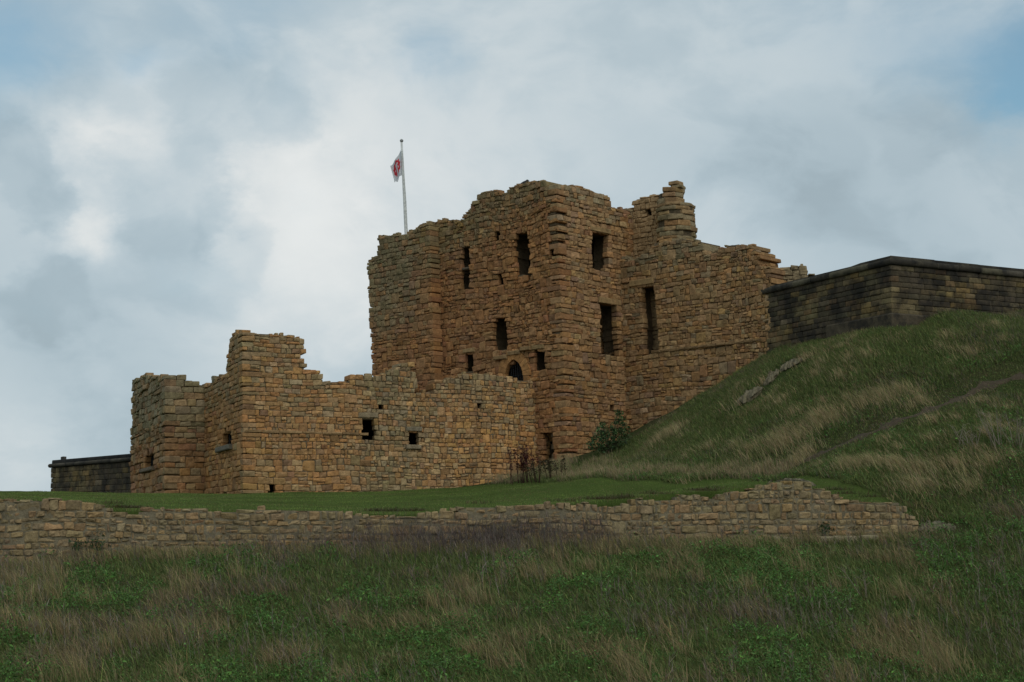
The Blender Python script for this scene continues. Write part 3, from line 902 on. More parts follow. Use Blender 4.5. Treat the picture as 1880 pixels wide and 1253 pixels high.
# dressed stones round the openings
for s in [(keep_B, 1084, 1121, 418, 427), (keep_B, 1099, 1140, 548, 559), (keep_C, 1156, 1200, 513, 524), (keep_A, 850, 872, 640, 648), (keep_A, 976, 999, 633, 641)]:
    lintel({id(keep_A): wall_A, id(keep_B): wall_B, id(keep_C): wall_C}[id(s[0])], *s)
lintel(wall_A, keep_A, 845, 862, 491, 496, proud=0.0, c=(0.12, 0.09, 0.06))
a = Acc()
for k, x in enumerate(range(1196, 1400, 17)):
    y = 647 - (x - 1196) * 0.192
    ua, zz = keep_C.uv(x, y); ub, _ = keep_C.uv(x + 16.5, y)
    slab(a, keep_C, ua, ub, keep_C.uv(1196, 649)[1] - 0.01 + 0.01 * (k % 2), keep_C.uv(1196, 644)[1], -0.2, 0.07, PAL['tan'] * (0.65 + 0.03 * (k * 7 % 5)), seed=k)
a.build('string_course', M_KEEP, wall_C)
a = Acc()
for k, (xa, ya, xb, yb) in enumerate([(910, 661, 934, 653), (935, 652, 957, 645), (958, 644, 976, 637)]):
    ua, za = keep_A.uv(xa, ya); ub, zb = keep_A.uv(xb, yb)
    zc = (za + zb) / 2
    slab(a, keep_A, ua, ub, zc - 0.10, zc + 0.10, -0.2, 0.16, (0.27, 0.17, 0.08), seed=k)
a.build('hood_mould', M_KEEP, wall_A)
# pointed arch with its iron gate
a = Acc()
zs = keep_A.uv(946, 692)[1]; uL, uR = keep_A.uv(929, 692)[0], keep_A.uv(962, 692)[0]; uM = (uL + uR) / 2; hw = (uR - uL) / 2
def arch_pt(t, grow):  # t -1..1
    Rr = hw * 1.5; cx = hw - Rr
    th_max = math.acos((Rr - hw) / Rr)
    th = th_max * (1 - abs(t)); rr_ = Rr + grow
    x = cx + rr_ * math.cos(th); z = rr_ * math.sin(th)
    x = max(x, 0.0)
    return uM + math.copysign(x, t), zs + z
ts = np.linspace(-1, 1, 12)
for k in range(11):
    t0, t1 = ts[k] + 0.006, ts[k + 1] - 0.006
    if t0 < 0 < t1: t0, t1 = -0.085, 0.085
    q = [arch_pt(t0, 0.0), arch_pt(t1, 0.0), arch_pt(t1, 0.46), arch_pt(t0, 0.46)]
    V = [keep_A.P(u, z, -0.16) for u, z in q] + [keep_A.P(u, z, 0.08) for u, z in q]
    cc = PAL['orange'] * rr.uniform(0.95, 1.2)
    a.box8(np.array(V), cc)
for sgn in (-1, 1):
    for kk in range(3):
        ua_, ub_ = uM + sgn * (hw + 0.005), uM + sgn * (hw + 0.40); slab(a, keep_A, min(ua_, ub_), max(ua_, ub_), zs - 0.28 * (kk + 1), zs - 0.28 * kk - 0.01, -0.16, 0.08 - 0.004 * kk, PAL['orange'] * rr.uniform(0.75, 1.0), seed=kk)
a.build('arch_surround', M_KEEP, wall_A)
bars(wall_A, keep_A, 931, 672, 961, 706, 7, 1, inset=-0.2, rad=0.03)

# ================================================================== BARBICAN
barb = empty('ruined_barbican', 'low roofless barbican of patchy golden stone with a tall broken corner before the keep', 'ruin')
rows_b = courses(1.2, 10.5, 0.14, 0.33, 22)
a = Acc()
HBF = [rect(barb_front, 665, 767, 688, 809), rect(barb_front, 751, 792, 769, 817), rect(barb_front, 579, 768, 586, 773), rect(barb_front, 495, 893, 504, 909),
       rect(barb_front, 541, 822, 551, 827), barb_front.poly([(712, 684), (727, 677), (727, 684)]), rect(barb_front, 875, 740, 883, 747), rect(barb_front, 695, 744, 704, 749)]
masonry(a, barb_front, barb_front.poly([(400, BIG), (400, 612), (440, 611), (500, 613), (553, 620), (562, 627), (560, 660), (563, 676), (590, 683), (592, 697), (612, 705), (638, 703), (642, 690), (676, 690), (684, 694), (715, 684), (728, 680), (730, 668),
        (762, 667), (763, 722), (795, 724), (796, 702), (850, 691), (880, 687), (925, 690), (945, 697), (968, 699), (974, 693), (1010, 693), (1010, BIG)]),
        HBF, rows_b, col_barb_F, thick=1.0, L=LBF + 0.4, cl=(2, 1), lmin=0.24, lmax=0.85, gap=0.022, recess=0.055, proud=0.02, wave=0.12, amp=0.022, split=0.3, ragged=0.08, hd=0.4, seed=31, hole_jit=0.02,
        rubble=lambda u, z: 0.66 if (u > 5.5 or 3.6 < z < 5.4) else 1.0, mortar=(0.17, 0.13, 0.08))
wall_F = a.build('wall', M_BARB, barb)
a = Acc()
masonry(a, barb_left, barb_left.poly([(370, BIG), (370, 706), (388, 702), (400, 694), (414, 691), (415, 668), (421, 640), (419, 620), (428, 614), (440, 611), (470, 611), (470, BIG)]),
        [rect(barb_left, 408, 792, 424, 819), rect(barb_left, 410, 783, 416, 791), rect(barb_left, 408, 900, 416, 909), rect(barb_left, 427, 741, 431, 747)], rows_b, col_barb_L, thick=1.0, L=LBL, cr=(2, 0),
        lmin=0.45, lmax=1.5, gap=0.02, proud=0.022, wave=0.04, amp=0.022, split=0.12, ragged=0.08, seed=33, hole_jit=0.02)
wall_L = a.build('wall', M_BARB, barb)
bars(wall_L, barb_left, 408, 793, 424, 818, 4, 1, inset=-0.3, rad=0.035)
lintel(wall_L, barb_left, 400, 426, 819, 828, name='sill', proud=0.16, c=(0.17, 0.15, 0.115), mat=M_BARB)
lintel(wall_F, barb_front, 745, 773, 817, 825, name='sill', proud=0.12, c=(0.28, 0.22, 0.14), mat=M_BARB)
lintel(wall_F, barb_front, 745, 775, 784, 792, proud=0.06, c=(0.22, 0.18, 0.12), mat=M_BARB)
lintel(wall_F, barb_front, 658, 694, 758, 767, proud=0.05, c=(0.30, 0.23, 0.14), mat=M_BARB)
a = Acc()
x = 450
while x < 675:
    w_ = rr.uniform(22, 44); ua, ub = barb_front.uv(x, 795)[0], barb_front.uv(min(x + w_ - 1, 676), 795)[0]
    slab(a, barb_front, ua, ub, barb_front.uv(560, 797)[1], barb_front.uv(560, 792)[1], -0.2, 0.045 + rr.uniform(-.02, .02), PAL['tan'] * rr.uniform(0.65, 0.95), seed=int(x)); x += w_
a.build('string_course', M_BARB, wall_F)
# loose block left on the wall head
def blocky(acc, c, size, r, col, n=2, rot=0.0):
    import bmesh
    bm = bmesh.new(); bmesh.ops.create_cube(bm, size=1.0)
    bmesh.ops.subdivide_edges(bm, edges=bm.edges[:], cuts=3, use_grid_fill=True)
    V = np.array([v.co[:] for v in bm.verts]); Fq = np.array([[v.index for v in f.verts] for f in bm.faces]); bm.free()
    nrm = np.linalg.norm(V, axis=1, keepdims=True)
    V = V * 0.72 + 0.28 * V / nrm * 0.62
    V += r.normal(0, 0.028, V.shape)
    V = V * np.array(size)
    cs, sn = math.cos(rot), math.sin(rot); V = V @ np.array([[cs, sn, 0], [-sn, cs, 0], [0, 0, 1]])
    acc.add(V + np.array(c), [Fq], col)
a = Acc(); u_, z_ = barb_left.uv(392, 697); blocky(a, barb_left.P(u_, z_, -0.4), (0.9, 0.5, 0.32), rr, PAL['grey'] * 0.9, rot=0.4)
a.build('loose_block', M_BARB, wall_L)
# unseen back walls and cover slab, added to keep the windows dark
a = Acc()
bkF = -barb_front.n
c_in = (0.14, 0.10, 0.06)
e0, e1 = P1 + bkF * 1.05 + dF * 0.8, P1 + dF * (LBF - 1.2) + bkF * 1.05
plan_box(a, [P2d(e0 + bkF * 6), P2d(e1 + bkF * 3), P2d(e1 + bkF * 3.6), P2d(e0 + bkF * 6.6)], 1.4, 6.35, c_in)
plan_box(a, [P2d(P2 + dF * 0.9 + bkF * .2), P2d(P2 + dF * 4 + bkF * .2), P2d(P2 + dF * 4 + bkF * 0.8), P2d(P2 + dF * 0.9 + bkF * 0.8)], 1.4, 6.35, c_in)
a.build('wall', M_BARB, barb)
a = Acc()
plan_box(a, [P2d(e0), P2d(e1), P2d(e1 + bkF * 3.2), P2d(e0 + bkF * 6.2)], 6.30, 6.5, c_in)
a.build('unseen_cover', M_BARB, barb)

# ================================================================== LEFT TOWER
tower = empty('ruined_tower', 'small weathered tower with grey top and reddish foot left of the barbican', 'tower')
rows_t = courses(1.2, 10.5, 0.24, 0.44, 24)
a = Acc()
masonry(a, tow_front, tow_front.poly([(285, BIG), (285, 692), (300, 688), (318, 690), (330, 688), (352, 688), (357, 706), (390, 707), (390, BIG)]), [], rows_t, col_tower, thick=0.9, L=LTF + 0.3, cl=(3, 1),
        lmin=0.45, lmax=1.1, proud=0.03, wave=0.03, amp=0.022, split=0.15, seed=41)
a.build('wall', M_BARB, tower)
a = Acc()
masonry(a, tow_left, tow_left.poly([(238, BIG), (239, 830), (241, 750), (241, 735), (245, 730), (241, 726), (241, 702), (262, 691), (280, 690), (320, 688), (320, BIG)]),
        [rect(tow_left, 267, 835, 281, 859), rect(tow_left, 269, 826, 273, 834)], rows_t, col_tower, thick=1.0, L=LTL, cr=(3, 0), lmin=0.6, lmax=2.2, proud=0.05, wave=0.05, amp=0.03, split=0.2, seed=43, hole_jit=0.02)
wall_T = a.build('wall', M_BARB, tower)
bars(wall_T, tow_left, 267, 836, 281, 858, 4, 1, inset=-0.3, rad=0.035)
lintel(wall_T, tow_left, 260, 283, 859, 866, name='sill', proud=0.15, c=(0.17, 0.13, 0.09), mat=M_BARB)
a = Acc()  # unseen slab and inner wall closing the tower behind its window
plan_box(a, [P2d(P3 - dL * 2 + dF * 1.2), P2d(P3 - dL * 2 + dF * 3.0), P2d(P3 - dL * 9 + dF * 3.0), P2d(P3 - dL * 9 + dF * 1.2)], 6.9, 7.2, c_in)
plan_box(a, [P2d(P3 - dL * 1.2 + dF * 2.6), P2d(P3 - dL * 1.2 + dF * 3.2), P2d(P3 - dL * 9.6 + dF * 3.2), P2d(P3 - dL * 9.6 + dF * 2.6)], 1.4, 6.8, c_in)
a.build('unseen_cover', M_BARB, tower)

# ================================================================== BASTION RIGHT
bast = empty('bastion_wall', 'dark sooty ashlar bastion with rounded cordon standing on the hill right of the keep', 'fort wall')
zc_ = bas_R.uv(1636, 481)[1]
rows_g = courses(zc_ - 8.0, zc_ - 0.30, 0.20, 0.27, 61)
rows_g = rows_g + (zc_ - 0.06 - rows_g[-1])
a = Acc()
masonry(a, bas_L, bas_L.poly([(1395, BIG), (1395, 400), (1680, 400), (1680, BIG)]), [], rows_g, col_bast, thick=0.9, L=LGL, cr=(4, 0), lmin=0.45, lmax=1.15, proud=0.008, wave=0.0, amp=0.006, cap=0, tall=0, split=0.0, gap=0.014, seed=61, mortar=(0.14, 0.12, 0.08))
a.build('wall', M_BAST, bast)
a = Acc()
masonry(a, bas_R, bas_R.poly([(1600, BIG), (1600, 400), (2400, 400), (2400, BIG)]), [], rows_g, col_bast, thick=0.9, L=60, cl=(4, 1), lmin=0.45, lmax=1.15, proud=0.008, wave=0.0, amp=0.006, cap=0, tall=0, split=0.0, gap=0.014, seed=63, mortar=(0.14, 0.12, 0.08))
a.build('wall', M_BAST, bast)
LGR = bas_R.uv(2390, 500)[0]
# rounded cordon swept along both faces
def sweep(acc, pts, prof, cols):
    """pts: plan points with unit outward mitre normals; prof: list of (off, z)"""
    n, m_ = len(pts), len(prof); V = []
    for (p, nn) in pts:
        for o, z in prof: V.append([p[0] + nn[0] * o, p[1] + nn[1] * o, z])
    i = np.arange(n - 1)[:, None] * m_; j = np.arange(m_)[None]; j2 = (j + 1) % m_
    F = np.stack([i + j, i + m_ + j, i + m_ + j2, i + j2], -1).reshape(-1, 4)
    acc.add(np.array(V), [F, np.arange(m_)[None], np.arange(m_)[None, ::-1] + (n - 1) * m_], cols)
nL, nR_ = bas_L.n, bas_R.n
mit = (nL + nR_) / (1 + nL @ nR_)
a = Acc(); prof = [(0.10 * math.cos(t), zc_ + 0.0 + 0.13 * math.sin(t)) for t in np.linspace(-math.pi / 2, math.pi / 2, 9)] + [(-0.4, zc_ + 0.13), (-0.4, zc_ - 0.13)]
prof = [(o + 0.02, z) for o, z in prof]
def split_run(f, u0, u1, step):
    us = np.arange(u0, u1, step); return us
for f, u0, u1, e0n, e1n in ((bas_L, 0.2, LGL, None, mit), (bas_R, 0.0, LGR, mit, None)):
    cuts = np.linspace(u0, u1, int((u1 - u0) / 1.1) + 1)
    for k in range(len(cuts) - 1):
        A_, B_ = cuts[k] + (0.008 if k else 0), cuts[k + 1] - (0.008 if k < len(cuts) - 2 else 0)
        na = e0n if (k == 0 and e0n is not None) else f.n; nb = e1n if (k == len(cuts) - 2 and e1n is not None) else f.n
        jz = rr.normal(0, 0.006)
        sweep(a, [(f.plan(A_), na), (f.plan(B_), nb)], [(o, z + jz) for o, z in prof], PAL['dark'] * rr.uniform(0.6, 1.3) + PAL['olive'] * rr.choice([0, 0, 0.3]))
a.build('cordon', M_BAST, bast)
# parapet above the cordon: sloping coping, higher right of its ramped end
a = Acc()
zp_hi = bas_R.uv(1634, 468)[1]
u_r0, u_r1 = bas_L.uv(1560, 492)[0], bas_L.uv(1578, 481)[0]
zl = zc_ + 0.13
def par_piece(f, ua, ub, za, zb, na, nb, c):
    V = []
    for u, zt, nn in ((ua, za, na), (ub, zb, nb)):
        p = f.plan(u)
        for o, z in ((-0.02, zl - 0.02), (-0.05, zt - 0.03), (-0.95, zt + 0.05), (-0.95, zl - 0.02)):
            V.append([p[0] + nn[0] * o, p[1] + nn[1] * o, z])
    a.add(np.array(V), [np.array([[0, 4, 5, 1], [1, 5, 6, 2], [2, 6, 7, 3], [3, 7, 4, 0], [0, 1, 2, 3], [7, 6, 5, 4]])], c)
cl_ = np.concatenate([np.linspace(0.4, u_r0, 6), [u_r1], np.linspace(u_r1, LGL, 4)[1:]])
for k in range(len(cl_) - 1):
    zz0 = zl + 0.10 if cl_[k] <= u_r0 + 1e-6 else zp_hi; zz1 = zl + 0.10 if cl_[k + 1] <= u_r0 + 1e-6 else zp_hi
    par_piece(bas_L, cl_[k] + 0.004, cl_[k + 1] - (0.004 if k < len(cl_) - 2 else 0), zz0, zz1, nL, mit if k == len(cl_) - 2 else nL, PAL['dark'] * rr.uniform(0.5, 1.2))
cr_ = np.linspace(0, LGR, 22)
for k in range(len(cr_) - 1):
    j_ = rr.normal(0, 0.008)
    par_piece(bas_R, cr_[k] + (0.004 if k else 0), cr_[k + 1] - 0.004, zp_hi + j_, zp_hi + j_, mit if k == 0 else nR_, nR_, PAL['dark'] * rr.uniform(0.5, 1.2))
a.build('parapet', M_BAST, bast)
# plinth showing just above the turf at the corner
a = Acc()
zpl = bas_L.uv(1625, 577)[1]
pl = [(0.0, zpl - 3), (0.10, zpl - 3), (0.10, zpl - 0.07), (0.02, zpl), (0.0, zpl)]
sweep(a, [(bas_L.plan(LGL * 0.55), nL), (bas_L.plan(LGL), mit)], [(o, z) for o, z in pl], (0.10, 0.08, 0.052))
sweep(a, [(bas_R.plan(0.0), mit), (bas_R.plan(6.0), nR_)], [(o, z) for o, z in pl], (0.10, 0.08, 0.052))
a.build('plinth', M_BAST, bast)

# ================================================================== BASTION FAR LEFT
bast2 = empty('bastion_wall', 'distant low dark bastion wall at the far left edge of the lawn', 'fort wall')
zf = bas_far.uv(170, 852)[1]
rows_f = courses(zf - 4, zf - 0.3, 0.27, 0.36, 71); rows_f += zf - 0.05 - rows_f[-1]
a = Acc()
masonry(a, bas_far, bas_far.poly([(86, BIG), (95, 700), (280, 700), (280, BIG)]), [], rows_f, col_bast, thick=0.9, lmin=0.5, lmax=1.1, proud=0.01, wave=0, amp=0.006, cap=0, tall=0, split=0, gap=0.015, seed=71, ragged=0.01, mortar=(0.12, 0.10, 0.07))
a.build('wall', M_BAST, bast2)
a = Acc()
uu0, uu1 = bas_far.uv(94, 850)[0] - 0.12, bas_far.uv(262, 840)[0]
for k in range(10):
    A_, B_ = uu0 + (uu1 - uu0) * k / 10, uu0 + (uu1 - uu0) * (k + 1) / 10 - 0.01
    sweep(a, [(bas_far.plan(A_), bas_far.n), (bas_far.plan(B_), bas_far.n)], [(0.13 * math.cos(t) + 0.02, zf + 0.08 + 0.12 * math.sin(t)) for t in np.linspace(-1.57, 1.57, 7)] + [(-0.6, zf + 0.2), (-0.6, zf - 0.04)], PAL['dark'] * rr.uniform(0.7, 1.3))
a.build('cordon', M_BAST, bast2)
a = Acc(); u_, z_ = bas_far.uv(160, 838)
slab(a, bas_far, uu0 + 0.12, uu1, zf + 0.19, bas_far.uv(170, 843)[1] + 0.12, -0.9, -0.03, (0.035, 0.033, 0.03)); a.build('parapet', M_BAST, bast2)
a = Acc(); u_, z_ = bas_far.uv(100, 843); slab(a, bas_far, u_ - 0.14, u_ + 0.14, z_ - 0.3, z_ + 0.16, -0.7, -0.45, (0.12, 0.11, 0.09)); a.build('finial', M_BAST, bast2)

# ================================================================== RETAINING WALL
retw = empty('retaining_wall', 'long low rubble retaining wall holding up the mown lawn', 'wall')
a = Acc()
rows_r = courses(-1.6, 2.6, 0.11, 0.29, 81)
masonry(a, ret, ret.poly([(-130, BIG), (-130, 918), (0, 919), (60, 918), (110, 922), (160, 922), (200, 933), (214, 943), (245, 945), (258, 934), (330, 933), (400, 938), (480, 935), (560, 937), (630, 937), (660, 945), (700, 948), (760, 948),
        (800, 941), (838, 940), (845, 931), (900, 931), (960, 931), (1010, 928), (1060, 929), (1075, 924), (1090, 925), (1110, 931), (1150, 925), (1175, 912), (1215, 920), (1245, 910), (1260, 906), (1290, 908), (1300, 916), (1330, 905), (1360, 904),
        (1395, 894), (1405, 890), (1440, 886), (1478, 884), (1498, 893), (1530, 904), (1555, 921), (1620, 922), (1650, 922), (1668, 936), (1678, 950), (1690, 968), (1690, BIG)]),
        [], rows_r, col_ret, thick=0.7, lmin=0.18, lmax=0.85, gap=0.04, recess=0.032, proud=0.02, wave=0.13, amp=0.026, split=0.3, ragged=0.05, cap=0.02, tall=0.08, seed=81, depth=0.4, mortar=(0.205, 0.170, 0.108),
        rubble=lambda u, z: 0.62 if fbm(u * 0.3, z * 0.5, 91) > 0.5 else 1.0)
a.build('wall', M_RET, retw)
a = Acc()
x = 1370
while x < 1668:
    w_ = rr.uniform(26, 52); ua, ub = ret.uv(x, 988)[0], ret.uv(min(x + w_ - 1.5, 1670), 988)[0]
    slab(a, ret, ua, ub, ret.uv(1560, 1006)[1] + (x - 1560) * 0.0003, ret.uv(1560, 984)[1] + (x - 1560) * 0.0003, -0.3, 0.22 + rr.normal(0, 0.02), PAL['grey'] * rr.uniform(0.9, 1.35), jit=0.02, seed=int(x)); x += w_
a.build('footing', M_RET, retw)

# ================================================================== FLAG
Yp = 80.0
pb, ptp = at(748, 470, Yp), at(737.3, 262, Yp)
pole = Acc(); 
pts_ = [pb + (ptp - pb) * t for t in np.linspace(0, 1, 9)]
pole.tube(pts_, np.linspace(0.105, 0.055, 9), 10, (0.7, 0.7, 0.68))
pole_o = tag(pole.build('flagpole', M_WHITE, None, True), 'tall white flagpole rising behind the left end of the keep', 'flagpole')
a = Acc(); 
a.tube([ptp, ptp + [0, 0, 0.05], ptp + [0, 0, 0.10], ptp + [0, 0, 0.15], ptp + [0, 0, 0.19]], [0.03, 0.085, 0.10, 0.075, 0.01], 10, (0.4, 0.4, 0.4)); a.build('finial', plain_mat('grey_cap', (0.35, 0.35, 0.34)), pole_o, True)
a = Acc(); q0, q1 = at(750.5, 470, Yp - 0.12), at(739, 275, Yp - 0.12); a.tube([q0, (q0 + q1) / 2 + np.array([0.03, 0, 0]), q1], 0.014, 5, (0.6, 0.6, 0.58)); a.build('halyard', M_WHITE, pole_o)
# cloth, hanging in folds from the hoist
nb, na = 34, 44
hoist0, hoist1 = at(736.6, 274, Yp), at(738.6, 319, Yp)
tipA, tipB = at(716.5, 305, Yp), at(725, 338, Yp)
V, Cc = [], []
def emblem(s_, t_):
    """red device on the white field: a broken ring of blocks round a pale stem"""
    dx, dy = (s_ - 0.5) / 0.36, (t_ - 0.47) / 0.36
    rad = math.hypot(dx, dy); 
    if rad > 1: return False
    if abs(dx) < 0.16 and dy > -0.55: return False
    if 0.42 < rad < 0.55 and math.sin(math.atan2(dy, dx) * 5) > 0.1: return False
    if rad > 0.86 and math.sin(math.atan2(dy, dx) * 9) > 0.0: return False
    return rad > 0.25
for i in range(nb + 1):
    t_ = i / nb
    for j in range(na + 1):
        s_ = j / na
        h = hoist0 + (hoist1 - hoist0) * t_
        # upper edge falls steeply, lower corner droops to a point
        fl = tipA + (tipB - tipA) * (t_ ** 1.3)
        p = h + (fl - h) * s_
        sag = 0.10 * math.sin(math.pi * s_) * (1 - t_)
        p = p + np.array([0, 0.22 * math.sin(s_ * 9.5 + t_ * 2.2) * s_ ** 0.5 * (1 - 0.3 * s_), -sag + 0.05 * math.sin(s_ * 12 + t_ * 3) * t_])
        V.append(p); Cc.append((0.58, 0.045, 0.06) if emblem(s_, t_) else (0.72, 0.73, 0.75))
ii = np.arange((nb + 1) * (na + 1)).reshape(nb + 1, na + 1)
Fq = np.stack([ii[:-1, :-1], ii[:-1, 1:], ii[1:, 1:], ii[1:, :-1]], -1).reshape(-1, 4)
M_FLAG = leaf_mat('flag_cloth', 0.35, 0.8)
tag(link_mesh('flag', V, [Fq], M_FLAG, None, np.array(Cc), True), 'limp white flag with a red emblem on the flagpole', 'flag')

# ================================================================== BIRD
a = Acc()
u_, z_ = keep_A.uv(952, 343); bp_ = keep_A.P(u_, z_, -0.35)
prof = [(-0.36, 0.02, 0.025), (-0.25, 0.03, 0.05), (-0.12, 0.07, 0.085), (0.0, 0.12, 0.10), (0.10, 0.18, 0.085), (0.16, 0.23, 0.06), (0.21, 0.265, 0.065), (0.26, 0.265, 0.05), (0.29, 0.255, 0.022), (0.36, 0.24, 0.004)]
dd = np.array([0.85, -0.1]); 
a.tube([bp_ + np.array([dd[0] * x * 0.95, dd[1] * x, z * 0.9 + 0.10]) for x, z, _ in prof], [r_ for *_, r_ in prof], 8, (0.012, 0.012, 0.014))
for sx in (-0.03, 0.04):
    a.tube([bp_ + np.array([sx, sx * 0.5, 0.14]), bp_ + np.array([sx + 0.01, sx * 0.5, 0.02]), bp_ + np.array([sx + 0.06, sx * 0.5, -0.12])], [0.014, 0.01, 0.008], 5, (0.012, 0.012, 0.014))
tag(a.build('bird', M_BIRD, None, True), 'small black bird perched on the broken top of the keep', 'bird')

# ================================================================== ROCKS AND TRACK
ROCKS = []
def rock(label, px_line, width, height, seed):
    """an irregular ledge of bedrock lying along the slope, one continuous lump"""
    r = np.random.default_rng(seed)
    G3 = np.array([ground_hit(x, y, 44) for x, y in px_line]); n, m_ = 26, 12
    height *= 1.1
    t = np.linspace(0, len(G3) - 1, n); c = np.stack([np.interp(t, range(len(G3)), G3[:, k]) for k in range(3)], 1)
    ROCKS.extend([tuple(q[:2]) for q in c[1::3]])
    V = []
    for k in range(n):
        e = math.sin(math.pi * (k + 0.35) / (n - 0.3)) ** 0.45
        for q in range(m_):
            th = q / m_ * 2 * math.pi
            o, h = math.cos(th), math.sin(th)
            st_ = round((0.5 + 0.5 * float(fbm(k * 0.35, q * 0.0, seed, 2))) * 4) / 4
            o = math.copysign(abs(o) ** 0.6, o); h = math.copysign(abs(h) ** 0.5, h)
            f = 0.7 + 0.6 * float(vnoise(k * 0.5 + 3 * o, h * 2 + 7, seed + 4))
            x = c[k, 0] + 0.15 * o * width * e * r.uniform(0.8, 1.2); y = c[k, 1] + o * width * 0.5 * e * f
            z = float(tg(c[k, 0], y)) + h * height * st_ * e * f * 0.6 + r.normal(0, 0.015)
            V.append([x, y, z])
    ii = np.arange(n)[:-1, None] * m_; j_ = np.arange(m_)[None]; j2 = (j_ + 1) % m_
    F_ = np.stack([ii + j_, ii + j2, ii + m_ + j2, ii + m_ + j_], -1).reshape(-1, 4)
    C_ = np.repeat(PAL['grey'][None] * r.uniform(0.35, 0.8, (n, 1)), m_, 0)
    return tag(link_mesh('rock_ledge', V, [F_, np.arange(m_)[None, ::-1], np.arange(m_)[None] + (n - 1) * m_], M_ROCK, None, C_), label, 'rock')
rock('lowest rock ledge, darkest and most broken, in the grass below the keep wing', [(1350, 742), (1368, 732), (1385, 724), (1400, 715)], 0.9, 0.30, 1)
rock('middle pale rock ledge on the slope below the keep wing', [(1402, 706), (1415, 695), (1430, 686)], 0.8, 0.34, 2)
rock('highest flat bare rock slab on the slope under the bastion', [(1432, 679), (1450, 668), (1475, 661)], 0.8, 0.16, 3)
rock('flat earthy stone slab beyond the right end of the retaining wall', [(1684, 972), (1710, 968), (1755, 970)], 0.8, 0.16, 4)
rock('bare rounded stone heap capping the highest bump of the retaining wall', [(1408, 891), (1440, 886), (1470, 886), (1498, 893)], 0.5, 0.22, 5)

def dirt_mat():
    m, q, b = new_mat('bare_earth'); tcn = q.n('ShaderNodeTexCoord').outputs['Object']
    n = q.noise(tcn, 6.0, 6, 0.7)
    q.put(b.inputs['Base Color'], q.mix(q.ramp(n, 0.35, 0.65), (0.042, 0.030, 0.014), (0.075, 0.050, 0.025))); b.inputs['Roughness'].default_value = 1.0
    bp = q.n('ShaderNodeBump'); bp.inputs['Distance'].default_value = 0.08; q.put(bp.inputs['Height'], n); q.put(b.inputs['Normal'], bp.outputs[0]); return m
tr_px = [(1430, 858), (1490, 842), (1560, 812), (1620, 788), (1690, 762), (1750, 738), (1800, 712), (1880, 690)]
TR = np.array([ground_hit(x, y, 47) for x, y in tr_px])
tt = np.linspace(0, len(TR) - 1, 90); trx = np.interp(tt, range(len(TR)), TR[:, 0]); tr_y = np.interp(tt, range(len(TR)), TR[:, 1])
tan = np.stack([np.gradient(trx), np.gradient(tr_y)], 1); tan /= np.linalg.norm(tan, axis=1)[:, None]; nrm = np.stack([-tan[:, 1], tan[:, 0]], 1)
V = []
for k in range(90):
    wv_ = 0.17 + 0.12 * math.sin(k * 0.5) + 0.08 * rr.normal()
    for s_ in np.linspace(-1, 1, 6):
        p = np.array([trx[k], tr_y[k]]) + nrm[k] * s_ * max(wv_, 0.1)
        V.append([p[0], p[1], float(tg(p[0], p[1])) + 0.03 - 0.03 * abs(s_)])
ii = np.arange(90 * 6).reshape(90, 6)
tag(link_mesh('dirt_path', V, [np.stack([ii[:-1, :-1], ii[:-1, 1:], ii[1:, 1:], ii[1:, :-1]], -1).reshape(-1, 4)], dirt_mat(), smooth=True), kind='structure')
def track_dist(x, y):
    d = np.full(np.shape(x), 99.0)
    for k in range(0, 90, 2): d = np.minimum(d, np.hypot(x - trx[k], y - tr_y[k]))
    return d

# ================================================================== GRASS
def blades(name, x, y, h, w, lean, col, mat=M_GRASS, droop=0.35, r=rng, tipcol=None, z=None):
    n = len(x)
    if z is None: z = tg(x, y) - 0.02
    base = np.stack([x, y, z], 1)
    th = r.uniform(0, np.pi, n); side = np.stack([np.cos(th), np.sin(th) * 0.6, np.zeros(n)], 1) * (w / 2)[:, None]
    up = np.stack([lean[:, 0], lean[:, 1], np.ones(n)], 1); up /= np.linalg.norm(up, axis=1)[:, None]
    mid = base + up * (h * 0.55)[:, None]
    tip = base + up * h[:, None] + np.stack([lean[:, 0], lean[:, 1], -np.hypot(lean[:, 0], lean[:, 1])], 1) * (h * droop)[:, None]
    V = np.stack([base - side, base + side, mid + side * 0.75, mid - side * 0.75, tip], 1).reshape(-1, 3)
    b = np.arange(n)[:, None] * 5
    C = np.repeat(col, 5, axis=0)
    if tipcol is not None:
        C = C.reshape(n, 5, 3); C[:, 4] = tipcol; C[:, 2:4] = 0.5 * (col + tipcol)[:, None]; C = C.reshape(-1, 3)
    return link_mesh(name, V, [b + np.array([[0, 1, 2, 3]]), b + np.array([[3, 2, 4]])], mat, None, C)

def in_view(x, y, m=330):
    px, py = project(np.stack([x, y, tg(x, y)], -1)); return (px > -m) & (px < W + m) & (py < 1253 + 90)

def vary(c, n, r, s=0.30, hue=0.07):
    return np.asarray(c) * np.exp(r.normal(0, s, (n, 1))) * np.exp(r.normal(0, hue, (n, 3)))

G_DRY, G_STRAW, G_GREEN, G_DEEP, G_BROWN, G_PURP = (0.26, 0.205, 0.10), (0.36, 0.285, 0.15), (0.135, 0.165, 0.050), (0.072, 0.115, 0.030), (0.165, 0.125, 0.068), (0.14, 0.115, 0.092)
r2 = np.random.default_rng(101)
UP_SLOPE = np.array([0.0, 1.0])

def wild_zone(x, y):
    """rough grass everywhere except the mown terrace"""
    return (lawn_mask(x, y) < 0.5) & (~((y > wall_y(x) - 0.15) & (y < wall_y(x) + 0.55) & (x < U1[0])))

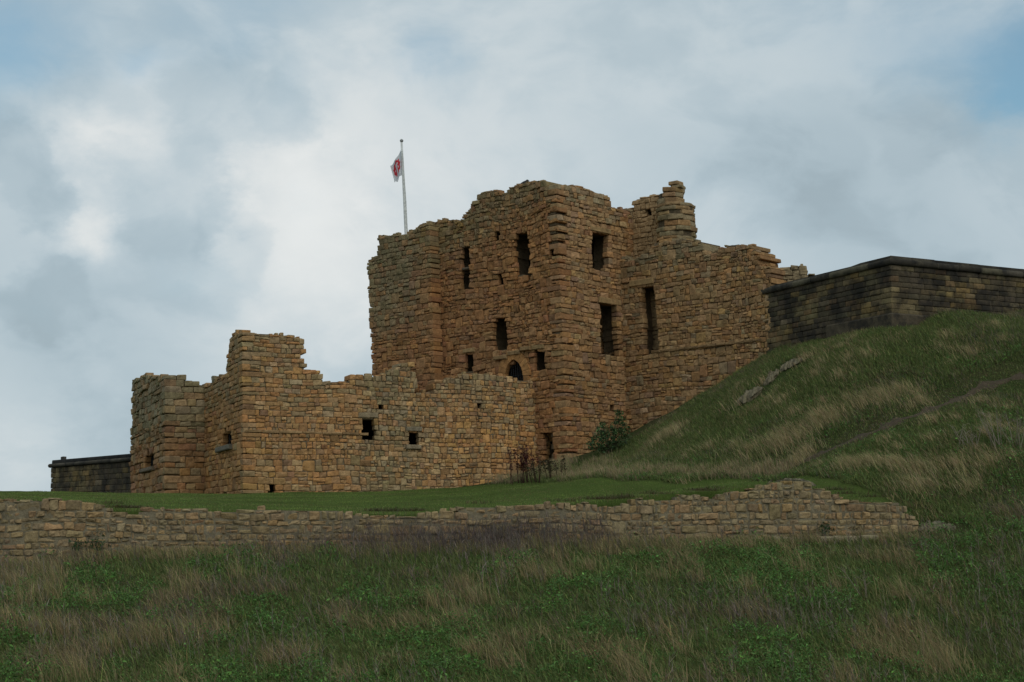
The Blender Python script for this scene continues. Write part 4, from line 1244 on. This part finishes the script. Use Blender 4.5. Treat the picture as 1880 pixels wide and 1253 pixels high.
def sample(n, x0, x1, y0, y1, cond=None):
    x = r2.uniform(x0, x1, n); y = r2.uniform(y0, y1, n)
    k = in_view(x, y) & wild_zone(x, y)
    # not inside the castle walls
    for f, L_ in ((keep_C, LC), (keep_B, LB), (bas_L, LGL), (bas_R, 30), (barb_front, LBF), (keep_A, LA)):
        rel = np.stack([x, y], 1) - f.O; u = rel @ f.d; o = rel @ f.n
        k &= ~((u > -0.3) & (u < L_ + 0.2) & (o < 0.02) & (o > -4))
    for rx_, ry_ in ROCKS: k &= (x - rx_) ** 2 + ((y - ry_) * 0.9 + 0.15) ** 2 > 0.50 ** 2
    x, y = x[k], y[k]
    return x, y

# --- lower bank: mixed stand of dry stems and green grass
def stand(name, label, n, x0, x1, y0, y1, hill):
    x, y = sample(n, x0, x1, y0, y1)
    f1 = fbm(x * 0.33, y * 0.40, 201); f2 = fbm(x * 0.8, y * 0.8, 211); f3 = fbm(x * 0.22 + 9, y * 0.25, 221)
    N = len(x); px, py = project(np.stack([x, y, tg(x, y)], -1))
    td = track_dist(x, y) if hill else np.full(N, 99.0)
    dry = 0.06 + 0.50 * sstep(f1 * 0.4 + f2 * 0.6, 0.49, 0.62)
    if hill: dry = dry * 0.5
    tall = 0.30 + 0.45 * dry * (0.6 + 0.8 * f2)
    u = r2.random(N)
    kind = np.where(u < dry * 0.62, 0, np.where(u < dry * 0.62 + 0.04 + 0.13 * (f3 > 0.54), 1, np.where(u < 0.78, 2, 3)))
    C = np.where((kind == 0)[:, None], vary(G_DRY, N, r2), np.where((kind == 1)[:, None], vary(G_BROWN, N, r2), np.where((kind == 2)[:, None], vary(G_GREEN, N, r2), vary(G_DEEP, N, r2))))
    purple = (sstep(f3, 0.50, 0.62) * (kind <= 1) * (r2.random(N) < 0.35))[:, None]
    C = C * (1 - purple) + vary(G_PURP, N, r2) * purple
    h = np.where(kind <= 1, tall * r2.uniform(0.7, 1.3, N), r2.uniform(0.14, 0.42, N))
    if hill: h = h * 0.72 * np.where(td < 0.9, 0.45, 1.0)
    keep_ = td > 0.05 + 0.25 * r2.random(N)
    wnd = 0.30 + 0.35 * fbm(x * 0.5, y * 0.5, 231)
    lean = np.stack([-wnd + r2.normal(0, 0.34, N), 0.10 + r2.normal(0, 0.3, N)], 1)
    w = np.where(kind <= 1, 0.014, 0.022) * r2.uniform(0.6, 1.5, N)
    k = keep_
    o = blades(name, x[k], y[k], h[k], w[k], lean[k], C[k], r=r2)
    return tag(o, label, 'grass', kind='stuff')
stand('bank_grass', 'rough dry and green grass on the foreground bank below the retaining wall', 420000, -19, 21, 32, 47.3, False)
stand('hillside_grass', 'rough windswept grass over the hill below the bastion', 520000, 0.5, 30, 47.3, 68, True)

# --- straw tussocks on the hill and along the toe of the slope
def tussocks(name, label, spots, per, hgt, spread, colr, wdt=0.012, leanx=-0.5):
    xs, ys, hs, ls = [], [], [], []
    for (px, py, s_, k_) in spots:
        p = ground_hit(px, py, 30)
        n = int(per * k_); ang = r2.uniform(0, 6.28, n); rad = np.abs(r2.normal(0, spread * s_, n))
        xs.append(p[0] + rad * np.cos(ang) * 1.5); ys.append(p[1] + rad * np.sin(ang)); hs.append(hgt * s_ * r2.uniform(0.55, 1.25, n)); ls.append(np.stack([leanx + r2.normal(0, 0.2, n), 0.15 + r2.normal(0, 0.15, n)], 1))
    x, y, h, l = map(np.concatenate, (xs, ys, hs, ls)); n = len(x)
    k = (lawn_mask(x, y) < 0.75)
    CC = vary(colr, n, r2, 0.25); mixg = (r2.random(n) < 0.08 + 0.25 * fbm(x * 0.9, y * 0.9, 77))[:, None]; CC = np.where(mixg, vary(G_GREEN, n, r2), CC)
    return tag(blades(name, x[k], y[k], h[k], np.full(n, wdt)[k] * r2.uniform(0.7, 1.3, k.sum()), l[k], CC[k], r=r2, tipcol=CC[k] * 1.15), label, 'grass', kind='stuff')
spots = [(1505, 785, 1.2, 1.6), (1525, 775, 1.1, 1.3), (1470, 808, 0.9, 1.0), (1440, 822, 1.1, 1.4), (1620, 735, 1.0, 1.3), (1590, 745, 0.9, 1.0), (1660, 722, 0.9, 0.8), (1560, 740, 0.8, 0.6),
         (1380, 830, 0.8, 0.6), (1240, 800, 0.9, 1.1), (1215, 808, 0.8, 0.9), (1700, 870, 1.0, 1.2), (1650, 860, 1.0, 1.4), (1600, 858, 1.0, 1.4), (1560, 862, 1.0, 1.2), (1760, 860, 1.0, 1.0), (1820, 855, 0.9, 0.8), (1680, 900, 1.0, 1.0), (1780, 900, 0.9, 0.8), (1830, 600, 0.7, 0.5), (1740, 620, 0.7, 0.5), (1560, 660, 0.7, 0.5), (1500, 690, 0.7, 0.5)]
for _ in range(70): spots.append((r2.uniform(1180, 1880), r2.uniform(620, 900), r2.uniform(0.5, 0.9), r2.uniform(0.2, 0.6)))
spots = [s for s in spots if s[1] > np.interp(s[0], [1130, 1180, 1270, 1400, 1480, 1640, 1880], [835, 800, 760, 675, 635, 603, 580]) + 4]
tussocks('straw_tussocks', 'pale straw coloured grass tussocks bending left on the hillside', spots, 400, 0.60, 0.32, G_STRAW)
toe_spots = [(x_, np.interp(x_, [870, 930, 985, 1050, 1130, 1250, 1350, 1450], [899, 892, 886, 884, 880, 878, 878, 872]) - r2.uniform(0, 14), r2.uniform(0.7, 1.2), r2.uniform(0.5, 1.2)) for x_ in np.linspace(880, 1450, 44)]
toe_spots += [(r2.uniform(985, 1130), r2.uniform(848, 880), r2.uniform(0.6, 1.1), 0.5) for _ in range(34)]
tussocks('edge_grass', 'tall pale uncut grass along the foot of the keep and hill', toe_spots, 260, 0.42, 0.22, (0.29, 0.225, 0.125), leanx=-0.15)
bank_spots = [(r2.uniform(-20, 1900), r2.uniform(1050, 1270), r2.uniform(0.7, 1.15), r2.uniform(0.3, 0.9)) for _ in range(34)]
bank_spots += [(x_ + r2.uniform(-12, 12), float(np.interp(x_, [0, 110, 200, 450, 800, 1200, 1690], [1048, 1038, 1028, 1018, 1012, 1004, 992])) + r2.uniform(0, 14), r2.uniform(0.4, 0.8), r2.uniform(0.2, 0.7)) for x_ in np.linspace(0, 1690, 90)]
bank_spots += [(r2.uniform(0, 130), r2.uniform(1060, 1190), 1.0, 0.8) for _ in range(8)]
tussocks('dry_tussocks', 'tawny dry grass tussocks standing on the foreground bank', bank_spots, 300, 0.75, 0.28, (0.27, 0.21, 0.105), leanx=-0.28)

# --- mown lawn
n = 480000
x = r2.uniform(-25, 12, n); y = r2.uniform(44.0, 88, n)
y = 44.8 + (y - 44.8) ** 1.0
k = in_view(x, y) & (lawn_mask(x, y) > 0.35)
for f, L_ in ((barb_front, LBF), (barb_left, LBL), (tow_front, LTF), (tow_left, LTL)):
    rel = np.stack([x, y], 1) - f.O; u = rel @ f.d; o = rel @ f.n
    k &= ~((u > -0.05) & (u < L_ + 0.05) & (o < 0.0) & (o > -3))
x, y = x[k], y[k]; n = len(x)
fl = fbm(x * 0.5, y * 0.5, 301)
edge = sstep(-(y - wall_y(x)), -1.3, -0.5)
Cl = vary((0.135, 0.185, 0.044), n, r2, 0.25) * (0.45 + 1.1 * fl)[:, None]
Cl = np.where((r2.random(n) < 0.05 + 0.25 * edge + 0.3 * sstep(fbm(x * 0.9, y * 0.5, 305), 0.52, 0.66))[:, None], vary((0.17, 0.145, 0.065), n, r2), Cl)
tag(blades('lawn_grass', x, y, 0.05 * r2.uniform(0.6, 1.5, n) * (1 + 2.2 * edge * fl), np.full(n, 0.014), r2.normal(0, 0.3, (n, 2)), Cl, r=r2), 'short mown green lawn between the castle and the retaining wall', 'lawn', kind='stuff')
# turf hanging over the wall head
ov = [(px_, py_ - 2, r2.uniform(0.5, 0.9), r2.uniform(0.4, 1.0)) for px_, py_ in [(205, 930), (215, 936), (225, 938), (238, 938), (248, 938), (690, 944), (715, 944), (740, 944), (765, 943), (1095, 922), (1110, 922), (1125, 921), (1140, 920), (1155, 918), (1200, 912), (1215, 912), (1285, 905), (1300, 906), (1320, 902), (1540, 905), (1560, 912), (1600, 918), (880, 930), (1040, 926)]]
xs, ys, zs_, hs = [], [], [], []
for (px_, py_, s_, k_) in ov:
    u_, z_ = ret.uv(px_, py_); n = int(170 * k_)
    p = ret.P(u_ + r2.normal(0, 0.25, n), z_ + 0.05, r2.uniform(-0.45, 0.0, n)); xs.append(p[:, 0]); ys.append(p[:, 1]); zs_.append(p[:, 2]); hs.append(r2.uniform(0.10, 0.30, n) * s_)
x, y, z, h = map(np.concatenate, (xs, ys, zs_, hs)); n = len(x)
tag(blades('overhanging_turf', x, y, h, np.full(n, 0.014), np.stack([r2.normal(0, 0.5, n), -0.5 + r2.normal(0, 0.3, n)], 1), np.where((r2.random(n) < 0.5)[:, None], vary((0.075, 0.10, 0.028), n, r2), vary((0.12, 0.09, 0.048), n, r2)), r=r2, droop=0.9, z=z),
    'tufts of turf spilling over the head of the retaining wall', 'turf', kind='stuff')

# ================================================================== LEAFY WEEDS AND STEMS
def leaves_at(P, size, col, r, flat=0.6, mat=M_LEAF, name='foliage', parent=None, nrm_bias=None):
    n = len(P)
    nv = r.normal(0, 1, (n, 3)) * (1 - flat) + np.array([0, -0.35, 1.0]) * flat
    nv /= np.linalg.norm(nv, axis=1)[:, None]
    t = np.cross(nv, r.normal(0, 1, (n, 3))); t /= np.linalg.norm(t, axis=1)[:, None] + 1e-9
    b = np.cross(nv, t); s = (size * r.uniform(0.5, 1.0, n) * np.where(r.random(n) < 0.12, 2.0, 1.0))[:, None]
    V = np.stack([P - t * s, P + b * s * 0.42 - t * s * 0.1, P + t * s, P - b * s * 0.42 - t * s * 0.1], 1).reshape(-1, 3)
    F_ = np.arange(n)[:, None] * 4 + np.array([[0, 1, 2, 3]])
    return link_mesh(name, V, [F_], mat, parent, np.repeat(col, 4, axis=0))

n = 980000
x = r2.uniform(-19, 29, n); y = r2.uniform(32, 58, n)
k = in_view(x, y) & wild_zone(x, y)
fm = fbm(x * 0.5 + 3, y * 0.6 + 8, 401) * 0.55 + fbm(x * 1.6, y * 1.6, 403) * 0.45
k &= r2.random(n) < sstep(fm, 0.36, 0.56) ** 1.2
k &= (track_dist(x, y) > 0.8) & (r2.random(n) < np.where(y > 48, 0.45, 1.0))
x, y, fm = x[k], y[k], fm[k]; n = len(x)
z = tg(x, y) + r2.uniform(0.05, 0.34, n) * (0.5 + 1.2 * sstep(fm, 0.54, 0.66))
tag(leaves_at(np.stack([x, y, z], 1), 0.036, vary((0.080, 0.165, 0.034), n, r2, 0.35), r2, 0.5, name='leafy_weeds'), 'patches of bright green leafy weeds among the rough grass', 'weeds', kind='stuff')

def stem_patch(name, label, x, y, h, col, r, twigs=5, w=0.008, head=None):
    """dead forbs: a stem with short side twigs"""
    n = len(x); z = tg(x, y)
    X, Y, Z, Hh, Ln, C = [x], [y], [z], [h], [np.stack([r.normal(-0.12, 0.12, n), r.normal(0, 0.1, n)], 1)], [vary(col, n, r)]
    for k in range(twigs):
        f = r.uniform(0.35, 0.95, n); l0 = Ln[0]
        X.append(x + l0[:, 0] * h * f); Y.append(y + l0[:, 1] * h * f); Z.append(z + h * f * 0.97); Hh.append(h * r.uniform(0.15, 0.38, n)); Ln.append(l0 + r.normal(0, 0.55, (n, 2))); C.append(vary(col, n, r))
    X, Y, Z, Hh, Ln, C = map(np.concatenate, (X, Y, Z, Hh, Ln, C))
    return blades(name, X, Y, Hh, np.full(len(X), w), Ln, C, r=r, droop=0.1, z=Z)
n = 2600
px_ = np.concatenate([r2.normal(880, 130, 520), r2.uniform(480, 1150, 260), r2.uniform(0, 1700, 260)]); n = len(px_)
dy_ = np.abs(r2.normal(0.2, 0.9, n)) + 0.1; yy = wall_y((px_ - CX) / F_PX * 46.0) - dy_; xx = (px_ - CX) / F_PX * yy
hh = np.where(np.abs(px_ - 880) < 240, r2.uniform(0.5, 1.05, n), r2.uniform(0.3, 0.7, n))
o = stem_patch('dead_willowherb', '', xx, yy, hh, (0.125, 0.098, 0.085), r2, 8, 0.009)
tag(o, 'thicket of grey purple dead stems at the foot of the retaining wall', 'dead stems', kind='stuff')
n = 2600
x = r2.uniform(-15, 16, n); y = r2.uniform(34, 45, n); k = in_view(x, y) & (fbm(x * 0.3, y * 0.35, 221) > 0.47); x, y = x[k], y[k]
o = stem_patch('grey_dead_stems', '', x, y, r2.uniform(0.4, 0.95, len(x)), (0.20, 0.16, 0.125), r2, 7, 0.012)
tag(o, 'thin grey dead stems scattered through the foreground grass', 'dead stems', kind='stuff')

# --- individual plants
def dead_bush(label, px, py, hgt, ns, seed, col=(0.33, 0.28, 0.21), group=None):
    r = np.random.default_rng(seed); a = Acc(); p = ground_hit(px, py, 34)
    for k in range(ns):
        b = p + np.array([r.normal(0, 0.10 * hgt), r.normal(0, 0.1 * hgt), 0]); b[2] = float(tg(b[0], b[1])) - 0.02
        l = np.array([r.normal(-0.15, 0.28), r.normal(0, 0.2), 1.0]); h = hgt * r.uniform(0.6, 1.1); c = np.array(col) * r.uniform(0.7, 1.15)
        e = b + l * h; mid_ = b + l * h * 0.5 + r.normal(0, 0.03, 3)
        a.tube([b, mid_, e], [0.013, 0.009, 0.004], 4, c)
        for q in range(5):
            f = r.uniform(0.4, 0.95); s0 = b + (e - b) * f; a.tube([s0, s0 + np.array([r.normal(-0.05, 0.22), r.normal(0, 0.15), r.uniform(0.12, 0.32)]) * hgt * 0.6], [0.006, 0.003], 4, c)
    return tag(a.build('dead_shrub', M_GRASS), label, 'dead shrub', group)
gp = 'pale dead shrubs on the right of the hill'
for lab, px, py, h, ns, sd_ in [('tallest pale dead shrub with forked stalks near the right edge of the hill', 1838, 826, 1.35, 9, 1), ('pale dead shrub cut by the right edge of the picture', 1872, 822, 1.1, 7, 2),
                               ('short pale dead shrub just below the end of the dirt track', 1772, 822, 0.75, 7, 3), ('small pair of leaning pale dead stalks left of the other dead shrubs', 1795, 826, 0.9, 4, 4)]:
    dead_bush(lab, px, py, h, ns, sd_, group=gp)
dead_bush('lone forked dead shrub on the foreground bank under the right end of the wall', 1592, 1104, 0.95, 4, 9, (0.26, 0.21, 0.155))

# maroon dock plants by the junction of barbican and keep
def dock(label, px, py, h, ns, seed, wd, col):
    r = np.random.default_rng(seed); t = empty('dock_plant', label, 'weed', 'dead dock plants at the wall foot'); p = ground_hit(px, py, 50)
    for k in range(ns):
        a = Acc()
        b = p + np.array([r.normal(0, wd), r.normal(0, 0.2), 0]); b[2] = float(tg(b[0], b[1])); e = b + np.array([r.normal(-0.08, 0.1), r.normal(0, 0.1), h * r.uniform(0.65, 1.1)])
        a.tube([b, (b + e) / 2, e], [0.014, 0.011, 0.005], 4, (0.06, 0.03, 0.022))
        st_ = a.build('stem', M_GRASS, t)
        m_ = 60; f = r.uniform(0.42, 1.0, m_); Pl = b + (e - b) * f[:, None] + r.normal(0, 0.05, (m_, 3)) * np.array([1, 1, 0.6])
        leaves_at(Pl, 0.05, vary(col, m_, r, 0.25), r, 0.1, name='foliage', parent=st_)
    return t
dock('dark maroon dock plant with upright seed spikes against the barbican wall', 958, 888, 1.5, 18, 3, 0.36, (0.075, 0.022, 0.018))
dock('brown green half dead dock plant right of the maroon one', 1000, 886, 1.0, 13, 4, 0.34, (0.06, 0.05, 0.022))

# green shrub in the angle of the keep
def shrub(label, px, py, seed):
    r = np.random.default_rng(seed); t = empty('shrub', label, 'shrub'); p = ground_hit(px, py, 55)
    p = p + np.array([0, -0.3, 0]); a = Acc(); Pl, Cl_ = [], []
    lobes = [(-0.45, 0.45, 0.48), (-0.1, 0.75, 0.5), (0.35, 0.65, 0.5), (0.42, 1.15, 0.42), (0.46, 1.55, 0.26), (-0.25, 1.0, 0.3), (0.0, 0.4, 0.5), (0.62, 0.9, 0.33), (-0.65, 0.35, 0.3), (0.36, 1.78, 0.14), (-0.28, 1.22, 0.14)]
    for (lx, lz, lr) in lobes:
        c = p + np.array([lx, r.normal(0, 0.12), lz]); a.tube([p + np.array([lx * 0.1, 0, -0.05]), p + np.array([lx * 0.6, 0, lz * 0.55]), c], [0.03, 0.02, 0.008], 5, (0.06, 0.045, 0.03))
        n = int(1150 * lr ** 1.6); v = r.normal(0, 1, (n, 3)); v /= np.linalg.norm(v, axis=1)[:, None]; v *= (lr * r.uniform(0.35, 1.0, n) ** 0.6 * (0.75 + 0.5 * vnoise(v[:, 0] * 3 + 5, v[:, 2] * 3, seed)))[:, None]
        Pl.append(c + v); Cl_.append(vary((0.048, 0.088, 0.030), n, r, 0.5))
    a.build('trunk', M_GRASS, t); leaves_at(np.concatenate(Pl), 0.06, np.concatenate(Cl_), r, 0.3, name='crown', parent=t); return t
shrub('dark green leafy shrub growing in the inner corner of the keep', 1118, 834, 5)

# little plants rooted in the retaining wall joints
def wall_plant(label, px, py, s, seed):
    r = np.random.default_rng(seed); u_, z_ = ret.uv(px, py); c = ret.P(u_, z_, 0.06); n = int(130 * s)
    Pl = c + r.normal(0, 1, (n, 3)) * np.array([0.15, 0.06, 0.12]) * s
    t = empty('wall_plant', label, 'plant', 'small plants rooted in the retaining wall'); leaves_at(Pl, 0.045, vary((0.03, 0.065, 0.02), n, r, 0.25), r, 0.3, name='foliage', parent=t); return t
wall_plant('larger green plant rooted in a joint of the retaining wall near its left end', 178, 999, 1.3, 1)
wall_plant('small straggly green plant left of the larger wall plant', 144, 1002, 0.8, 2)
wall_plant('small green fern in the wall near its right end', 1513, 972, 1.0, 3)
